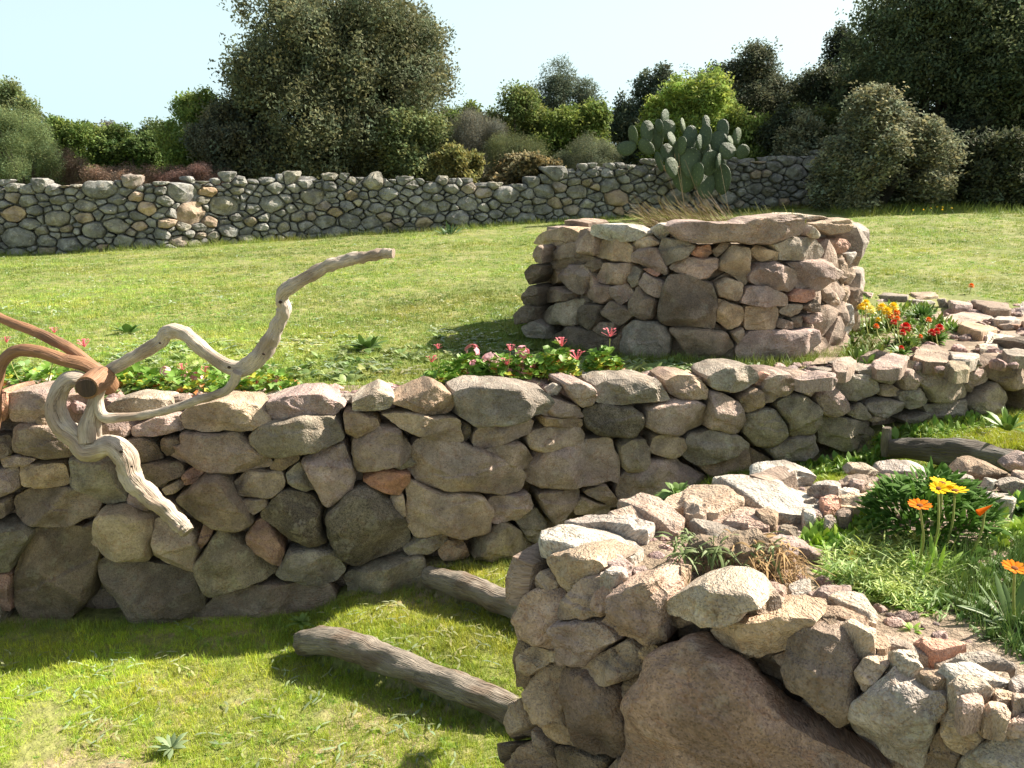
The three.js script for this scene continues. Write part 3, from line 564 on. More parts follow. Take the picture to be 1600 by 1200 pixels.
RW(F, 'b', [503,870, 540,818, 632,800, 602,902, 572,1052, 518,960]);
RW(F, 'k', [48,860, 80,658, 115,648, 132,700, 92,742, 132,812, 110,872], { out: -.02 });
RW(F, 't', [18,1080, 60,928, 110,898, 132,1022, 60,1082]);
RW(F, 'b', [148,1020, 220,1078, 232,1162, 178,1122]);
RW(F, 'b', [38,1180, 130,1078, 232,1160, 240,1242, 58,1242]);
RW(F, 'k', [238,1110, 350,1118, 442,1170, 432,1242, 238,1242]);
RW(F, 'b', [428,1242, 510,1148, 562,1160, 530,1242]);
RW(F, 'k', [8,1100, 60,1083, 102,1090, 30,1182]);
RW(PXV, 'm', [974,1230, 989,1156, 1004,1075, 1037,1009, 1070,984, 1099,978, 1121,1007, 1161,1036, 1200,1076, 1230,1108, 1290,1148, 1360,1196, 1400,1230], { round: .55, facets: 3, facetSlope: .5, bulge: .04, N: 120, J: 40, thick: .14, grow: 1.01, rough: 1.5, out: .06 });
RW(F, 'w', [718,480, 800,428, 900,386, 1000,398, 1120,438, 1142,490, 1060,502, 1050,542, 930,552, 738,532], { out: .04, facets: 5 });
RW(F, 'b', [728,540, 820,543, 832,592, 760,612, 723,602], { out: -.02 });
RW(F, 'k', [828,582, 870,538, 922,538, 932,562, 860,592], { out: -.02 });
RW(G, 't', [-118,612, -40,558, 120,558, 220,546, 347,575, 300,602, 252,622, 232,692, 130,722, 20,752, -32,722], { facets: 5, out: .0, bulge: .03 });
RW(G, 'b', [122,740, 230,703, 232,742, 215,805], { out: -.02 });
RW(G, 'b', [213,782, 213,690, 260,608, 340,608, 432,650, 492,760, 512,890, 502,962, 455,1022, 380,972, 300,882, 228,842], { round: .3, facets: 5 });
RW(G, 't', [498,792, 540,733, 642,770, 602,832, 545,882]);
RW(G, 'g', [468,1022, 510,928, 540,888, 610,828, 665,768, 702,830, 860,888, 882,952, 822,1072, 790,1192, 640,1132, 550,1082], { round: .25, facets: 5 });
RW(G, 'p', [808,962, 830,928, 902,913, 892,992, 850,1012]);
RW(G, 't', [868,1002, 910,918, 960,903, 1012,990, 1062,1080, 1000,1132, 960,1147, 898,1082], { round: .2 });
RW(G, 'p', [1038,992, 1227,998, 1290,1040, 1260,1060, 1060,1087], { round: .3 });
RW(G, 'b', [788,1235, 830,1078, 880,1008, 962,1142, 900,1235]);
RW(G, 'g', [898,1235, 970,1138, 1060,1083, 1150,1052, 1290,1060, 1300,1235], { round: .25 });
RF(F, 'w', [163,225, 200,188, 330,168, 480,173, 590,218, 627,260, 562,307, 430,287, 380,292, 260,272, 178,255], { out: .045, thick: .08 });
RF(F, 'w', [278,150, 330,113, 450,113, 560,128, 662,175, 642,212, 560,202, 430,172, 310,172], { out: .02 });
RF(F, 'p', [498,95, 600,70, 680,83, 792,150, 762,192, 650,152], { out: .03 });
RF(F, 't', [688,70, 730,43, 850,13, 960,38, 1042,85, 920,137, 860,132], { out: .05 });
RS(F, 't', [783,112, 830,63, 882,110, 882,137, 800,137]);
RF(PXV, 'w', [1108,762, 1161,752, 1272,774, 1288,801, 1210,806, 1164,789], { out: .03 });
RS(PXV, 'w', [1176,752, 1193,737, 1240,733, 1282,748, 1272,766, 1200,759]);
RF(F, 'p', [398,310, 440,278, 572,330, 562,372, 480,362, 408,340], { out: .03 });
RF(F, 'p', [563,350, 640,333, 667,370, 600,387]);
RF(F, 'g', [438,370, 540,373, 552,402, 490,412, 428,395]);
RF(F, 'w', [668,370, 720,343, 782,380, 762,422, 730,442, 688,387], { out: .02 });
RS(F, 't', [763,402, 790,368, 822,400, 775,422]);
RF(F, 'g', [798,150, 880,138, 1000,178, 1047,200, 1042,232, 900,212], { out: .02 });
RF(F, 'p', [908,140, 1020,108, 1147,140, 1147,192, 1060,192, 950,162], { out: .02 });
RF(G, 'p', [113,205, 160,188, 372,260, 362,292, 270,277, 240,312, 138,240], { out: .04 });
RS(G, 'b', [73,152, 130,133, 182,150, 170,177, 110,177]);
RS(G, 'r', [348,70, 420,63, 442,107, 380,117]);
RS(G, 't', [413,62, 600,28, 622,60, 540,102, 450,97]);
RS(G, 'w', [278,117, 330,108, 342,152, 290,152]);
RS(G, 'g', [178,182, 260,188, 262,222, 190,217]);
RF(G, 'b', [258,530, 350,518, 500,578, 640,648, 662,690, 600,707, 590,662, 430,602, 328,560], { out: .05 });
RF(G, 'p', [308,460, 400,438, 482,450, 492,492, 400,512, 328,482], { out: .02 });
RF(G, 'w', [383,520, 450,478, 540,508, 602,570, 592,597, 480,557], { out: .04 });
RS(G, 't', [428,620, 470,608, 592,660, 592,702, 520,672]);
RS(G, 'k', [338,602, 390,578, 432,610, 400,627]);
RS(G, 'p', [113,472, 160,423, 217,460, 202,492, 128,492]);
RF(G, 'w', [0,410, 80,408, 132,440, 112,472, 0,442], { out: .05 });
RS(G, 't', [48,490, 150,498, 202,555, 100,562, 48,532]);
RF(G, 'w', [218,415, 320,398, 322,462, 240,472]);
RF(G, 'r', [748,662, 900,678, 992,710, 840,737], { out: .02 });
RF(G, 'g', [848,732, 1000,708, 1202,770, 1182,787, 1000,772, 880,752], { out: .02 });
RF(G, 'b', [758,792, 860,788, 922,830, 840,842], { out: .02 });
RF(G, 't', [1038,942, 1130,933, 1172,960, 1162,992, 1060,977], { out: .03 });
RF(G, 'w', [1158,852, 1227,828, 1262,880, 1180,892]);
RF(G, 'w', [848,802, 1000,788, 1192,820, 1152,852, 950,862], { out: .02 });
RF(G, 'b', [1168,922, 1240,908, 1252,940, 1180,952]);
for (const [t, l] of [['w', [900,850, 1030,835, 1100,900, 960,925]], ['g', [1010,800, 1150,800, 1180,850, 1050,870]], ['p', [930,930, 1040,915, 1060,965, 970,985]], ['t', [1080,880, 1190,870, 1200,925, 1110,930]], ['w', [640,720, 760,735, 800,785, 690,770]]]) RF(G, t, l, { out: .02 });
for (const [t, l] of [['g', [248,162, 290,118, 400,118, 472,160, 420,192, 320,192]], ['b', [198,192, 300,173, 430,188, 432,232, 330,242, 218,232]], ['p', [263,232, 310,203, 367,230, 352,267, 288,257]], ['p', [58,222, 150,188, 222,210, 217,252, 130,242]],
  ['w', [458,182, 480,143, 600,118, 740,128, 852,190, 800,202, 640,182, 560,192]], ['t', [463,212, 520,173, 630,188, 632,232, 540,257, 468,272]], ['p', [628,212, 700,188, 760,218, 802,240, 640,242]], ['b', [948,172, 1010,108, 1100,93, 1220,138, 1312,185, 1180,212, 1110,232, 1058,190]],
  ['w', [888,202, 950,178, 1050,183, 1092,250, 1050,282, 960,242]], ['p', [1223,112, 1300,58, 1360,28, 1422,60, 1360,132, 1268,147]], ['b', [1278,152, 1360,128, 1422,150, 1360,182, 1300,172]], ['w', [1088,262, 1130,198, 1202,205, 1182,252, 1110,272]], ['g', [1188,232, 1300,198, 1402,220, 1382,292, 1230,272]],
  ['w', [0,262, 30,248, 130,233, 212,270, 200,297, 110,272]], ['t', [163,312, 230,293, 380,308, 432,340, 390,382, 280,382, 188,340]], ['p', [78,352, 150,328, 202,370, 182,412, 98,402]], ['w', [198,282, 230,243, 330,258, 332,302, 260,302]], ['t', [338,282, 410,268, 482,285, 472,312, 380,302]],
  ['w', [1088,282, 1240,273, 1312,310, 1300,342, 1118,332]], ['p', [18,282, 100,268, 162,290, 160,332, 58,342]], ['w', [0,332, 60,318, 82,380, 0,392]], ['b', [178,422, 230,383, 292,400, 270,442, 198,442]], ['g', [108,432, 150,403, 192,450, 130,472]], ['p', [0,402, 90,398, 112,440, 40,472, 0,462]], ['t', [343,272, 370,248, 440,243, 482,265, 400,277]]]) (l.length && Math.max(...l.filter((_, i) => i % 2)) - Math.min(...l.filter((_, i) => i % 2)) > 72 ? standStone(bed, .98, H, t, l) : flatStone(bed, 1.02, H, t, l, { thick: .07 }));
// hidden flank along the path and the run of the wall past the frame
for (const e of [...packing(0.02, bedFace.s[3] - 0.14, (s) => 0.35, () => 0.9, [.1, .08, .06], 1.4, 25, 120), ...packing(bedFace.len - .9, bedFace.len, () => .2, () => .97, [.12, .09], 1.4, 26, 60)]) { const { P, T, N } = bedFace.frame(e.s, e.h); putStone(bed, e.poly, P, T, UP, N, 'pgbt'[Math.floor(rr(0, 4))], { thick: .12, N: 18, J: 5, out: -.05 }); }
chinks(bed, 'rubble_fill', bedFace, packing(0.02, bedFace.len - 0.1, () => 0.2, () => .95, [.08, .06], 1.3, 27, 300), -0.08, 0.07, 'b');
const bedIn = bedLine.map(([x, z], i) => { const f = bedFace.frame(clamp(bedFace.s[i], .02, bedFace.len - .02), 0); return [f.P.x - f.N.x * .12, f.P.z - f.N.z * .12]; });
{ const m = prism([...bedIn, [3.2, -0.75], [3.2, -3.05]], -0.1, 0.972, soilMat, 'earth_core', bed); }

// ---------------------------------------------------------------- the field wall behind the meadow
const farPlan = [[-260, 14.2], [-60, 14.2], [120, 14.3], [270, 14.6], [345, 15.2], [500, 15.9], [720, 16.5], [850, 17], [1000, 17.4], [1200, 17.8], [1330, 18], [1500, 18.4]].map(([px, z]) => [(px - CX) / FOCAL * z, -z]);
const farFace = new Face(farPlan), fieldWall = thing('field_wall', 'long grey field wall of rounded stones at the back of the meadow', 'stone wall', v3(-1, 1.2, -16.2));
const farLow = (s) => { const [x, z] = farFace.point(s); return meadowH(x, z + 0.1) - 0.05; };
const topPx = [[-300, 287], [0, 287], [200, 283], [450, 274], [640, 278], [780, 287], [850, 282], [875, 263], [1000, 255], [1180, 247], [1300, 238], [1600, 240]];
const farTop = (s) => { const [x, z] = farFace.point(s), px = x / -z * FOCAL + CX; let i = 0; while (i < topPx.length - 2 && topPx[i + 1][0] < px) i++; const t = clamp((px - topPx[i][0]) / (topPx[i + 1][0] - topPx[i][0]), 0, 1), py = mix(topPx[i][1], topPx[i + 1][1], t); return at(px, py, -z).y; };
const fs0 = 1.6, fs1 = farFace.len - 1.6;
const farCells = packing(fs0, fs1, farLow, farTop, [[.15, 26], [.115, 90], [.08, 900], [.056, 2200], [.04, 2200]], 1.55, 33, 0).sort((a, b) => b.q - a.q);
console.log('field wall stones', farCells.length);
farCells.slice(0, 300).forEach((e, i) => { const { P, T, N } = farFace.frame(e.s, e.h), warm = P.x < -5 ? .10 : .04; putStone(fieldWall, e.poly, P, T, UP, N, R0() < warm ? 't' : R0() < .15 ? 'g' : R0() < .08 ? 'e' : 'f', { thick: .3, bulge: .06 + .03 * R0(), round: .3 + .4 * R0(), N: 18, J: 5, grow: .99, rough: 1.5 }); });
if (farCells.length > 300) chinks(fieldWall, 'small_stones', farFace, farCells.slice(300), 0, .25, 'f');
chinks(fieldWall, 'rubble_fill', farFace, packing(fs0, fs1, farLow, (s) => farTop(s) - .08, [.1, .07], 1.4, 34, 1100), -0.08, 0.1, 'f');
{
  const ra = [], rb = []; for (let s = fs0; s <= fs1; s += 0.3) { const { P, N } = farFace.frame(s, 0); ra.push([P.x - N.x * 0.2, P.z - N.z * 0.2, s]); rb.unshift([P.x - N.x * 0.6, P.z - N.z * 0.6, s]); }
  for (let k = 0; k + 4 < ra.length; k += 4) { const a = ra.slice(k, k + 5), b = rb.slice(rb.length - 5 - k, rb.length - k); prism([...a, ...b].map((e) => [e[0], e[1]]), 0.4, Math.min(...a.map((e) => farTop(e[2]))) - .14, soilMat, 'wall_core', fieldWall); }
}
// ---------------------------------------------------------------- leaves and grass
const leafMat = (c, tr = 0.4, rough = 0.55) => new THREE.MeshPhysicalMaterial({ color: new THREE.Color().setRGB(...c.map((e) => Math.min(.88, e * (Math.max(...c) < .5 ? 1.3 : 1)))), roughness: rough, transmission: tr, thickness: 0, side: THREE.DoubleSide, specularIntensity: rough > .7 ? 0.15 : 0.45 });
function geoOf(pos, idx) { const g = new THREE.BufferGeometry(); g.setAttribute('position', new THREE.Float32BufferAttribute(pos, 3)); g.setIndex(idx); g.computeVertexNormals(); return g; }
const M4 = new THREE.Matrix4(), Q = new THREE.Quaternion(), EU = new THREE.Euler();
function place(x, y, z, s, ry, rx = 0, rz = 0, sy = 1) { return new THREE.Matrix4().compose(v3(x, y, z), new THREE.Quaternion().setFromEuler(new THREE.Euler(rx, ry, rz, 'YXZ')), v3(s, s * sy, s)); }
const shade = (r, a = 0.7, b = 1.3, hue = 0.12) => { const k = rr(a, b, r), h = rr(-hue, hue, r); return new THREE.Color().setRGB(k * (1 + h), k, k * (1 - h)); };
// one curved leaf or blade from (0,0,0) growing along dir, width w, with an arch; appended to pos/idx
function leafTo(pos, idx, p, dir, side, len, w, arch, seg, fold = 0.15, shape = (t) => Math.sin(Math.PI * Math.min(1, 0.12 + 0.88 * t)) ) {
  const b = pos.length / 3, nrm = dir.clone().cross(side).normalize(), q = v3(0, 0, 0);
  for (let k = 0; k <= seg; k++) { const t = k / seg, ww = w * 0.5 * shape(t); q.copy(p).addScaledVector(dir, len * t).addScaledVector(v3(0, -1, 0), arch * len * t * t);
    pos.push(q.x + side.x * ww + nrm.x * ww * fold, q.y + side.y * ww + nrm.y * ww * fold, q.z + side.z * ww + nrm.z * ww * fold, q.x, q.y, q.z, q.x - side.x * ww + nrm.x * ww * fold, q.y - side.y * ww + nrm.y * ww * fold, q.z - side.z * ww + nrm.z * ww * fold); }
  for (let k = 0; k < seg; k++) { const a = b + k * 3; idx.push(a, a + 1, a + 4, a, a + 4, a + 3, a + 1, a + 2, a + 5, a + 1, a + 5, a + 4); }
}
function dirOf(az, el) { return v3(Math.cos(az) * Math.cos(el), Math.sin(el), Math.sin(az) * Math.cos(el)); }
function sideOf(az, roll = 0) { return v3(-Math.sin(az) * Math.cos(roll), Math.sin(roll), Math.cos(az) * Math.cos(roll)); }
function tuft(seed, n, h, w, spread, lean, seg = 2) {      // grass blades
  const r = rng(seed), pos = [], idx = [];
  for (let i = 0; i < n; i++) { const az = r() * 6.283, el = rr(1.5 - lean, 1.55, r), d = Math.sqrt(r()) * spread, a2 = r() * 6.283; leafTo(pos, idx, v3(Math.cos(a2) * d, -0.004, Math.sin(a2) * d), dirOf(az, el), sideOf(r() * 6.283), h * rr(0.5, 1.1, r), w * rr(0.7, 1.2, r), rr(0, 0.45, r), seg, 0, (t) => 1 - t * 0.9); }
  return geoOf(pos, idx);
}
function rosette(seed, n, len, w, elLo, elHi, arch = 0.4, seg = 3) {
  const r = rng(seed), pos = [], idx = [];
  for (let i = 0; i < n; i++) { const az = i * 2.4 + r() * 0.5, el = rr(elLo, elHi, r); leafTo(pos, idx, v3(Math.cos(az) * w * 0.3, 0, Math.sin(az) * w * 0.3), dirOf(az, el), sideOf(az, rr(-0.3, 0.3, r)), len * rr(0.6, 1.1, r), w * rr(0.8, 1.2, r), arch * rr(0.4, 1.3, r), seg); }
  return geoOf(pos, idx);
}
function cluster(seed, n, len, w, rad) {                   // a twig end: leaves scattered through a small ball, pointing outwards
  const r = rng(seed), pos = [], idx = [];
  for (let i = 0; i < n; i++) { const az = r() * 6.283, el = Math.asin(rr(-0.6, 1, r)), q = rad * Math.cbrt(r()), d0 = dirOf(r() * 6.283, Math.asin(rr(-1, 1, r))), s = sideOf(az, rr(-0.9, 0.9, r)), d = dirOf(az, el), p = d0.multiplyScalar(q), L = len * rr(0.7, 1.2, r), W = w * rr(0.8, 1.2, r), b = pos.length / 3, m = p.clone().addScaledVector(d, L * 0.45), t = p.clone().addScaledVector(d, L); t.y -= L * 0.15; const nn = d.clone().cross(s).multiplyScalar(W * 0.12);
    pos.push(p.x, p.y, p.z, m.x + s.x * W / 2 + nn.x, m.y + s.y * W / 2 + nn.y, m.z + s.z * W / 2 + nn.z, t.x, t.y, t.z, m.x - s.x * W / 2 + nn.x, m.y - s.y * W / 2 + nn.y, m.z - s.z * W / 2 + nn.z); idx.push(b, b + 1, b + 2, b, b + 2, b + 3); }
  return geoOf(pos, idx);
}
function tube(pts, radii, M, seed, bump = 0.1, capEnds = true) {   // limb through points with its own radius at each; knobbly
  const c = new THREE.CatmullRomCurve3(pts, false, 'centripetal'), n = Math.max(8, Math.round(pts.length * 7)), pos = [], uv = [], idx = []; let T0 = null, Nn = null, L = 0, prev = null;
  for (let k = 0; k <= n; k++) { const t = k / n, P = c.getPoint(t), T = c.getTangent(t), f = t * (pts.length - 1), i = Math.min(pts.length - 2, Math.floor(f)), rad = mix(radii[i], radii[i + 1], f - i); if (prev) L += P.distanceTo(prev); prev = P;
    if (!Nn) Nn = (Math.abs(T.y) < 0.9 ? v3(0, 1, 0) : v3(1, 0, 0)).cross(T).normalize(); else { Nn.sub(T.clone().multiplyScalar(Nn.dot(T))).normalize(); } const Bn = T.clone().cross(Nn);
    for (let j = 0; j <= M; j++) { const a = (j % M) / M * 6.2832, ca = Math.cos(a), sa = Math.sin(a), q = rad * (1 + bump * 1.6 * n3(ca * 0.8 + seed, sa * 0.8, L / rad * 0.35) + bump * 0.8 * n3(ca * 2 + seed, sa * 2, L / rad * 1.1)); pos.push(P.x + (Nn.x * ca + Bn.x * sa) * q, P.y + (Nn.y * ca + Bn.y * sa) * q, P.z + (Nn.z * ca + Bn.z * sa) * q); uv.push(j / M * 6.2832 * radii[0], L); } }
  const w = M + 1; for (let k = 0; k < n; k++) for (let j = 0; j < M; j++) { const a = k * w + j; idx.push(a, a + 1, a + w, a + 1, a + w + 1, a + w); }
  if (capEnds) for (const [k, e] of [[0, 0], [n, 1]]) { const P = c.getPoint(e), T = c.getTangent(e).multiplyScalar((e ? 1 : -1) * radii[e ? radii.length - 1 : 0] * 0.12), b = pos.length / 3; pos.push(P.x + T.x, P.y + T.y, P.z + T.z); uv.push(0, L + .02); for (let j = 0; j <= M; j++) { const q = (k * w + j) * 3; pos.push(pos[q], pos[q + 1], pos[q + 2]); uv.push(0.03 * Math.cos(j / M * 6.28), L + 0.03 * Math.sin(j / M * 6.28)); } for (let j = 0; j < M; j++) e ? idx.push(b, b + 1 + j, b + 2 + j) : idx.push(b, b + 2 + j, b + 1 + j); }
  const g = new THREE.BufferGeometry(); g.setAttribute('position', new THREE.Float32BufferAttribute(pos, 3)); g.setAttribute('uv', new THREE.Float32BufferAttribute(uv, 2)); g.setIndex(idx); g.computeVertexNormals(); return g;
}
// ---------------------------------------------------------------- wood
const woodTex = (cols, seed, streak) => { const a = pfbm(5, 4, seed), st = pnoise(256, seed + 3), s2 = pnoise(64, seed + 7); return dataTex(512, (k, o) => { const u = (k % 512) / 512, v = Math.floor(k / 512) / 512, w = (a(u, v) - 0.5) * 0.12, s = st(u + w * 0.3, v * 0.06 + w) * 0.6 + s2(u + w, v * 0.09) * 0.4, m = sstep(a(v, u), 0.4, 0.66), d = s < 0.3 ? 1 - streak * (0.3 - s) * 2.2 : 1; for (let i = 0; i < 3; i++) o[i] = mix(cols[0][i], cols[1][i], m) * (0.8 + 0.4 * s) * d; }, true); };
const woodBump = dataTex(512, (() => { const st = pnoise(256, 5), s2 = pnoise(64, 8), a = pfbm(6, 4, 3); return (k, o) => { const u = (k % 512) / 512, v = Math.floor(k / 512) / 512, w = (a(u, v) - 0.5) * 0.12; o[0] = o[1] = o[2] = 0.5 * st(u + w * 0.3, v * 0.06) + 0.3 * s2(u + w, v * 0.1) + 0.2 * a(u, v); }; })());
woodBump.repeat.set(3, 1.5);
const woodMat = (c, seed, streak = 0.8, rough = 0.8, b = 0.006, rep = 3) => { const t = woodTex(c, seed, streak); t.repeat.set(rep, rep / 2); return new THREE.MeshStandardMaterial({ map: t, bumpMap: woodBump, bumpScale: b, roughness: rough }); };
const paleWood = woodMat([[.52, .44, .36], [.36, .28, .215]], 301, 1.4, 0.85, 0.009), brownWood = woodMat([[.26, .135, .07], [.18, .095, .052]], 311, 1.0, 0.6, 0.005), logWood = woodMat([[.25, .215, .175], [.17, .125, .09]], 321, 1.2, 0.9, 0.012), darkLog = woodMat([[.13, .12, .105], [.09, .075, .06]], 351, 1.2, .9, .012), darkWood = woodMat([[.10, .06, .04], [.06, .04, .03]], 331, 1, 0.9, 0.006), barkMat = woodMat([[.11, .095, .075], [.075, .062, .05]], 341, 1, 0.95, 0.02);
function limb(name, parent, mat, list, zs, seed, bump = 0.1, M = 16) { // list of photo positions [x, y, radius in photo pixels]
  const pts = [], rd = []; list.forEach(([x, y, r], i) => { const z = Array.isArray(zs) ? mix(zs[0], zs[1], i / (list.length - 1)) : zs; pts.push(at(x, y, z).sub(parent.position)); rd.push(r * z / FOCAL); });
  return mesh(name, tube(pts, rd, M, seed, bump), mat, parent);
}
{
  const t = thing('driftwood', 'bleached white driftwood with a long crooked limb, leaning over the front wall', 'driftwood', at(130, 700, 3.72));
  limb('trunk', t, paleWood, [[150, 602, 12], [112, 592, 13], [92, 611, 15], [86, 637, 17], [98, 666, 19], [122, 686, 17], [137, 703, 18], [176, 698, 17], [196, 717, 19], [206, 746, 18], [230, 771, 15.5], [262, 800, 14.5], [284, 821, 13], [293, 832, 11]], [3.78, 3.62], 1.3, .22, 24);
  limb('branch', t, paleWood, [[138, 692, 15], [136, 668, 14], [141, 648, 11], [150, 622, 10]], [3.70, 3.74], 2.3);
  limb('branch', t, paleWood, [[161, 598, 7], [154, 628, 8], [161, 650, 9], [196, 652, 7], [253, 643, 6.5], [310, 625, 7], [354, 610, 7], [365, 598, 7], [371, 582, 7.5]], [3.74, 3.66], 3.3, .12);
  limb('branch', t, paleWood, [[156, 644, 5], [154, 664, 5], [157, 686, 3]], 3.73, 4.3);
  limb('long_limb', t, paleWood, [[158, 590, 9], [182, 573, 9.5], [220, 552, 10], [253, 533, 11], [262, 519, 12], [275, 517, 12], [295, 527, 11], [327, 554, 11], [358, 573, 13], [380, 576, 14], [402, 560, 14], [420, 535, 13], [434, 508, 11.5], [444, 485, 11], [440, 465, 10], [446, 454, 11], [463, 443, 10.5], [510, 416, 10], [545, 406, 9], [572, 401, 8.5], [600, 396, 8], [615, 396, 7]], [3.80, 3.58], 5.3, .2, 22);
  for (const [x, y, r] of [[358, 574, 4], [412, 553, 3.5], [438, 472, 4], [189, 706, 4], [206, 729, 3], [250, 536, 3]]) { const z = 3.62, g = new THREE.SphereGeometry(r * .75 * z / FOCAL, 10, 8); g.scale(1, .8, .5); const m = mesh('knot', g, darkWood, t); m.position.copy(at(x, y, z)).sub(t.position); }
  const thinner = (l) => l.map(([x, y, r]) => [x, y, r * .88]), b = thing('driftwood', 'smooth orange-brown driftwood root with a sawn end, at the left edge above the wall', 'driftwood', at(100, 570, 3.84));
  limb('branch', b, brownWood, thinner([[-40, 478, 8], [0, 497, 8.5], [40, 513, 9], [80, 530, 10], [118, 552, 10.5], [150, 578, 12]]), [3.95, 3.84], 6.3, .1);
  limb('branch', b, brownWood, thinner([[-12, 690, 9], [-6, 640, 9], [-4, 600, 9], [4, 566, 10], [24, 549, 11], [58, 549, 11.5], [100, 563, 12], [135, 572, 13], [160, 588, 15], [174, 606, 15]]), [3.76, 3.82], 7.3, .1);
  limb('trunk', b, brownWood, [[172, 604, 15], [158, 592, 20], [147, 598, 20], [136, 606, 19]], [3.82, 3.64], 8.3, .05, 22);
  limb('sawn_end', b, darkWood, [[137, 605, 16], [134.5, 607.5, 15]], [3.652, 3.628], 8.4, .1, 18);
}
{
  const lay = (label, list, zs, seed, mat = logWood) => { const t = thing('log', label, 'log', at(list[0][0], list[0][1], zs[0]), 'logs laid as steps on the grass path'); limb('trunk', t, mat, list.map(([x, y, r]) => [x, y + 2, r * .9]), zs, seed, .17, 28); return t; };
  lay('long weathered grey log lying as the lowest step across the grass path', [[474, 1003, 24], [500, 1000, 28], [560, 1012, 27], [600, 1028, 25], [660, 1050, 26], [720, 1073, 27], [800, 1108, 28], [860, 1135, 28]], [3.53, 2.92], 11);
  lay('short brown log forming the second grass step between the two walls', [[672, 898, 19], [700, 907, 22], [745, 922, 24], [800, 944, 23], [860, 966, 23]], [3.94, 3.5], 12);
  const l3 = lay('dark round log lying by the path on the right, below the front wall', [[1392, 698, 17], [1430, 699, 22], [1480, 704, 26], [1540, 713, 27], [1600, 728, 25], [1660, 745, 24]], [4.34, 3.98], 13, darkLog);
  limb('end_stake', l3, logWood, [[1386, 668, 7], [1385, 690, 8], [1384, 712, 8]], 4.4, 14);
}
// ---------------------------------------------------------------- meadow and lawn grass
const bladeMat = leafMat([.23, .29, .06], .55, .6), bladeMat2 = leafMat([.37, .46, .05], .55, .6), strawMat = leafMat([.40, .36, .17], .4, .7), meadowBlade = leafMat([.23, .315, .065], .55, .6), meadowBlade2 = leafMat([.33, .40, .08], .55, .6), weedMat = leafMat([.19, .29, .05], .5, .55);
const bedHole = [[1290, 596], [1300, 560], [1336, 500], [1340, 476], [1420, 468], [1520, 472], [1660, 492], [1660, 620]].map(([x, y]) => onY(x, y, 1)), inPoly = (x, z, q) => { let c = false; for (let i = 0, j = q.length - 1; i < q.length; j = i++) if ((q[i].z > z) !== (q[j].z > z) && x < (q[j].x - q[i].x) * (z - q[i].z) / (q[j].z - q[i].z) + q[i].x) c = !c; return c; };
function meadowFree(x, z) { return z < wallZ(x) - 0.34 && Math.hypot(x - PC.x, z - PC.z) > 1.1 && !inPoly(x, z, bedHole); }
function farZ(x) { const p = farPlan; let i = 0; while (i < p.length - 2 && p[i + 1][0] < x) i++; return mix(p[i][1], p[i + 1][1], clamp((x - p[i][0]) / (p[i + 1][0] - p[i][0]), 0, 1)); }
function scatter(n, seed, pick, sLo, sHi, cLo, cHi, hue = .16) { const r = rng(seed), out = []; for (let i = 0; i < n; i++) { const p = pick(r); if (!p) continue; out.push({ m: place(p[0], p[1], p[2], rr(sLo, sHi, r) * (p[3] ?? 1), r() * 6.283, rr(-.12, .12, r), rr(-.12, .12, r)), c: shade(r, cLo, cHi, hue).multiplyScalar(1 + .7 * fbm3(p[0] * .7, p[2] * .7, 5.5, 3)).multiply(new THREE.Color().setRGB(1 + .55 * Math.max(0, fbm3(p[0] * 1.3, p[2] * 1.3, 15.5, 3)), 1, 1)) }); } return out; }
const inMeadow = (r) => { const d = Math.exp(rr(Math.log(4.1), Math.log(19), r)), x = rr(-.64, .64, r) * d; if (!meadowFree(x, -d) || -d < farZ(x) + .05) return null; const patch = 0.75 + 0.5 * fbm3(x * .5, d * .5, 3, 3) + .4 * fbm3(x * 2, d * 2, 8, 2); return [x, meadowH(x, -d), -d, patch * mix(1, 1.25, sstep(d, 6, 15))]; };
inst('meadow_grass', tuft(3, 16, .05, .006, .07, 1.0), meadowBlade, scene, scatter(34000, 31, inMeadow, .6, 1.15, .7, 1.25));
inst('meadow_grass', tuft(4, 16, .045, .007, .08, 1.3), meadowBlade2, scene, scatter(30000, 32, inMeadow, .6, 1.1, .7, 1.3));
inst('clover', rosette(5, 7, .035, .022, .2, .9), weedMat, scene, scatter(9000, 33, inMeadow, .6, 1.3, .7, 1.4));
const nearMeadow = (r) => { const x = rr(-3, 1.2, r), z = wallZ(x) - .34 - Math.pow(r(), 1.6) * 1.7; return meadowFree(x, z) && fbm3(x * 1.2, z * 1.2, 6, 3) > -.12 ? [x, meadowH(x, z), z, 1.1 - .3 * clamp(wallZ(x) - z - .5, 0, 1)] : null; };
inst('leafy_weeds', rosette(6, 9, .09, .03, .25, 1.1, .5, 4), leafMat([.19, .26, .08], .5, .5), scene, scatter(950, 34, nearMeadow, .55, 1.15, .7, 1.4));
const lawnFree = (x, z) => z > wallZ(x) + .03;
const inLawn = (r) => { const x = rr(-2.6, 1.1, r), z = rr(-4.4, -2.5, r); if (!lawnFree(x, z)) return null; const b = fbm3(x * 1.6, z * 1.6, 4, 3), y = lawnH(x, z); return b < -.13 && r() < .72 + (x > -.6 ? -.3 : 0) ? null : [x, y, z, .8 + .8 * b]; };
const inPath = (r) => { const x = rr(1.0, 3.4, r), z = rr(-5, -3.1, r); return lawnFree(x, z) ? [x, lawnH(x, z), z, .9 + .6 * fbm3(x * 2, z * 2, 4, 3)] : null; };
inst('lawn_grass', tuft(7, 18, .048, .003, .035, .9), bladeMat2, scene, scatter(15000, 41, inLawn, .5, 1.15, .75, 1.25));
inst('lawn_grass', tuft(8, 14, .04, .0032, .04, 1.3), bladeMat, scene, scatter(9000, 42, inLawn, .5, 1.1, .75, 1.3));
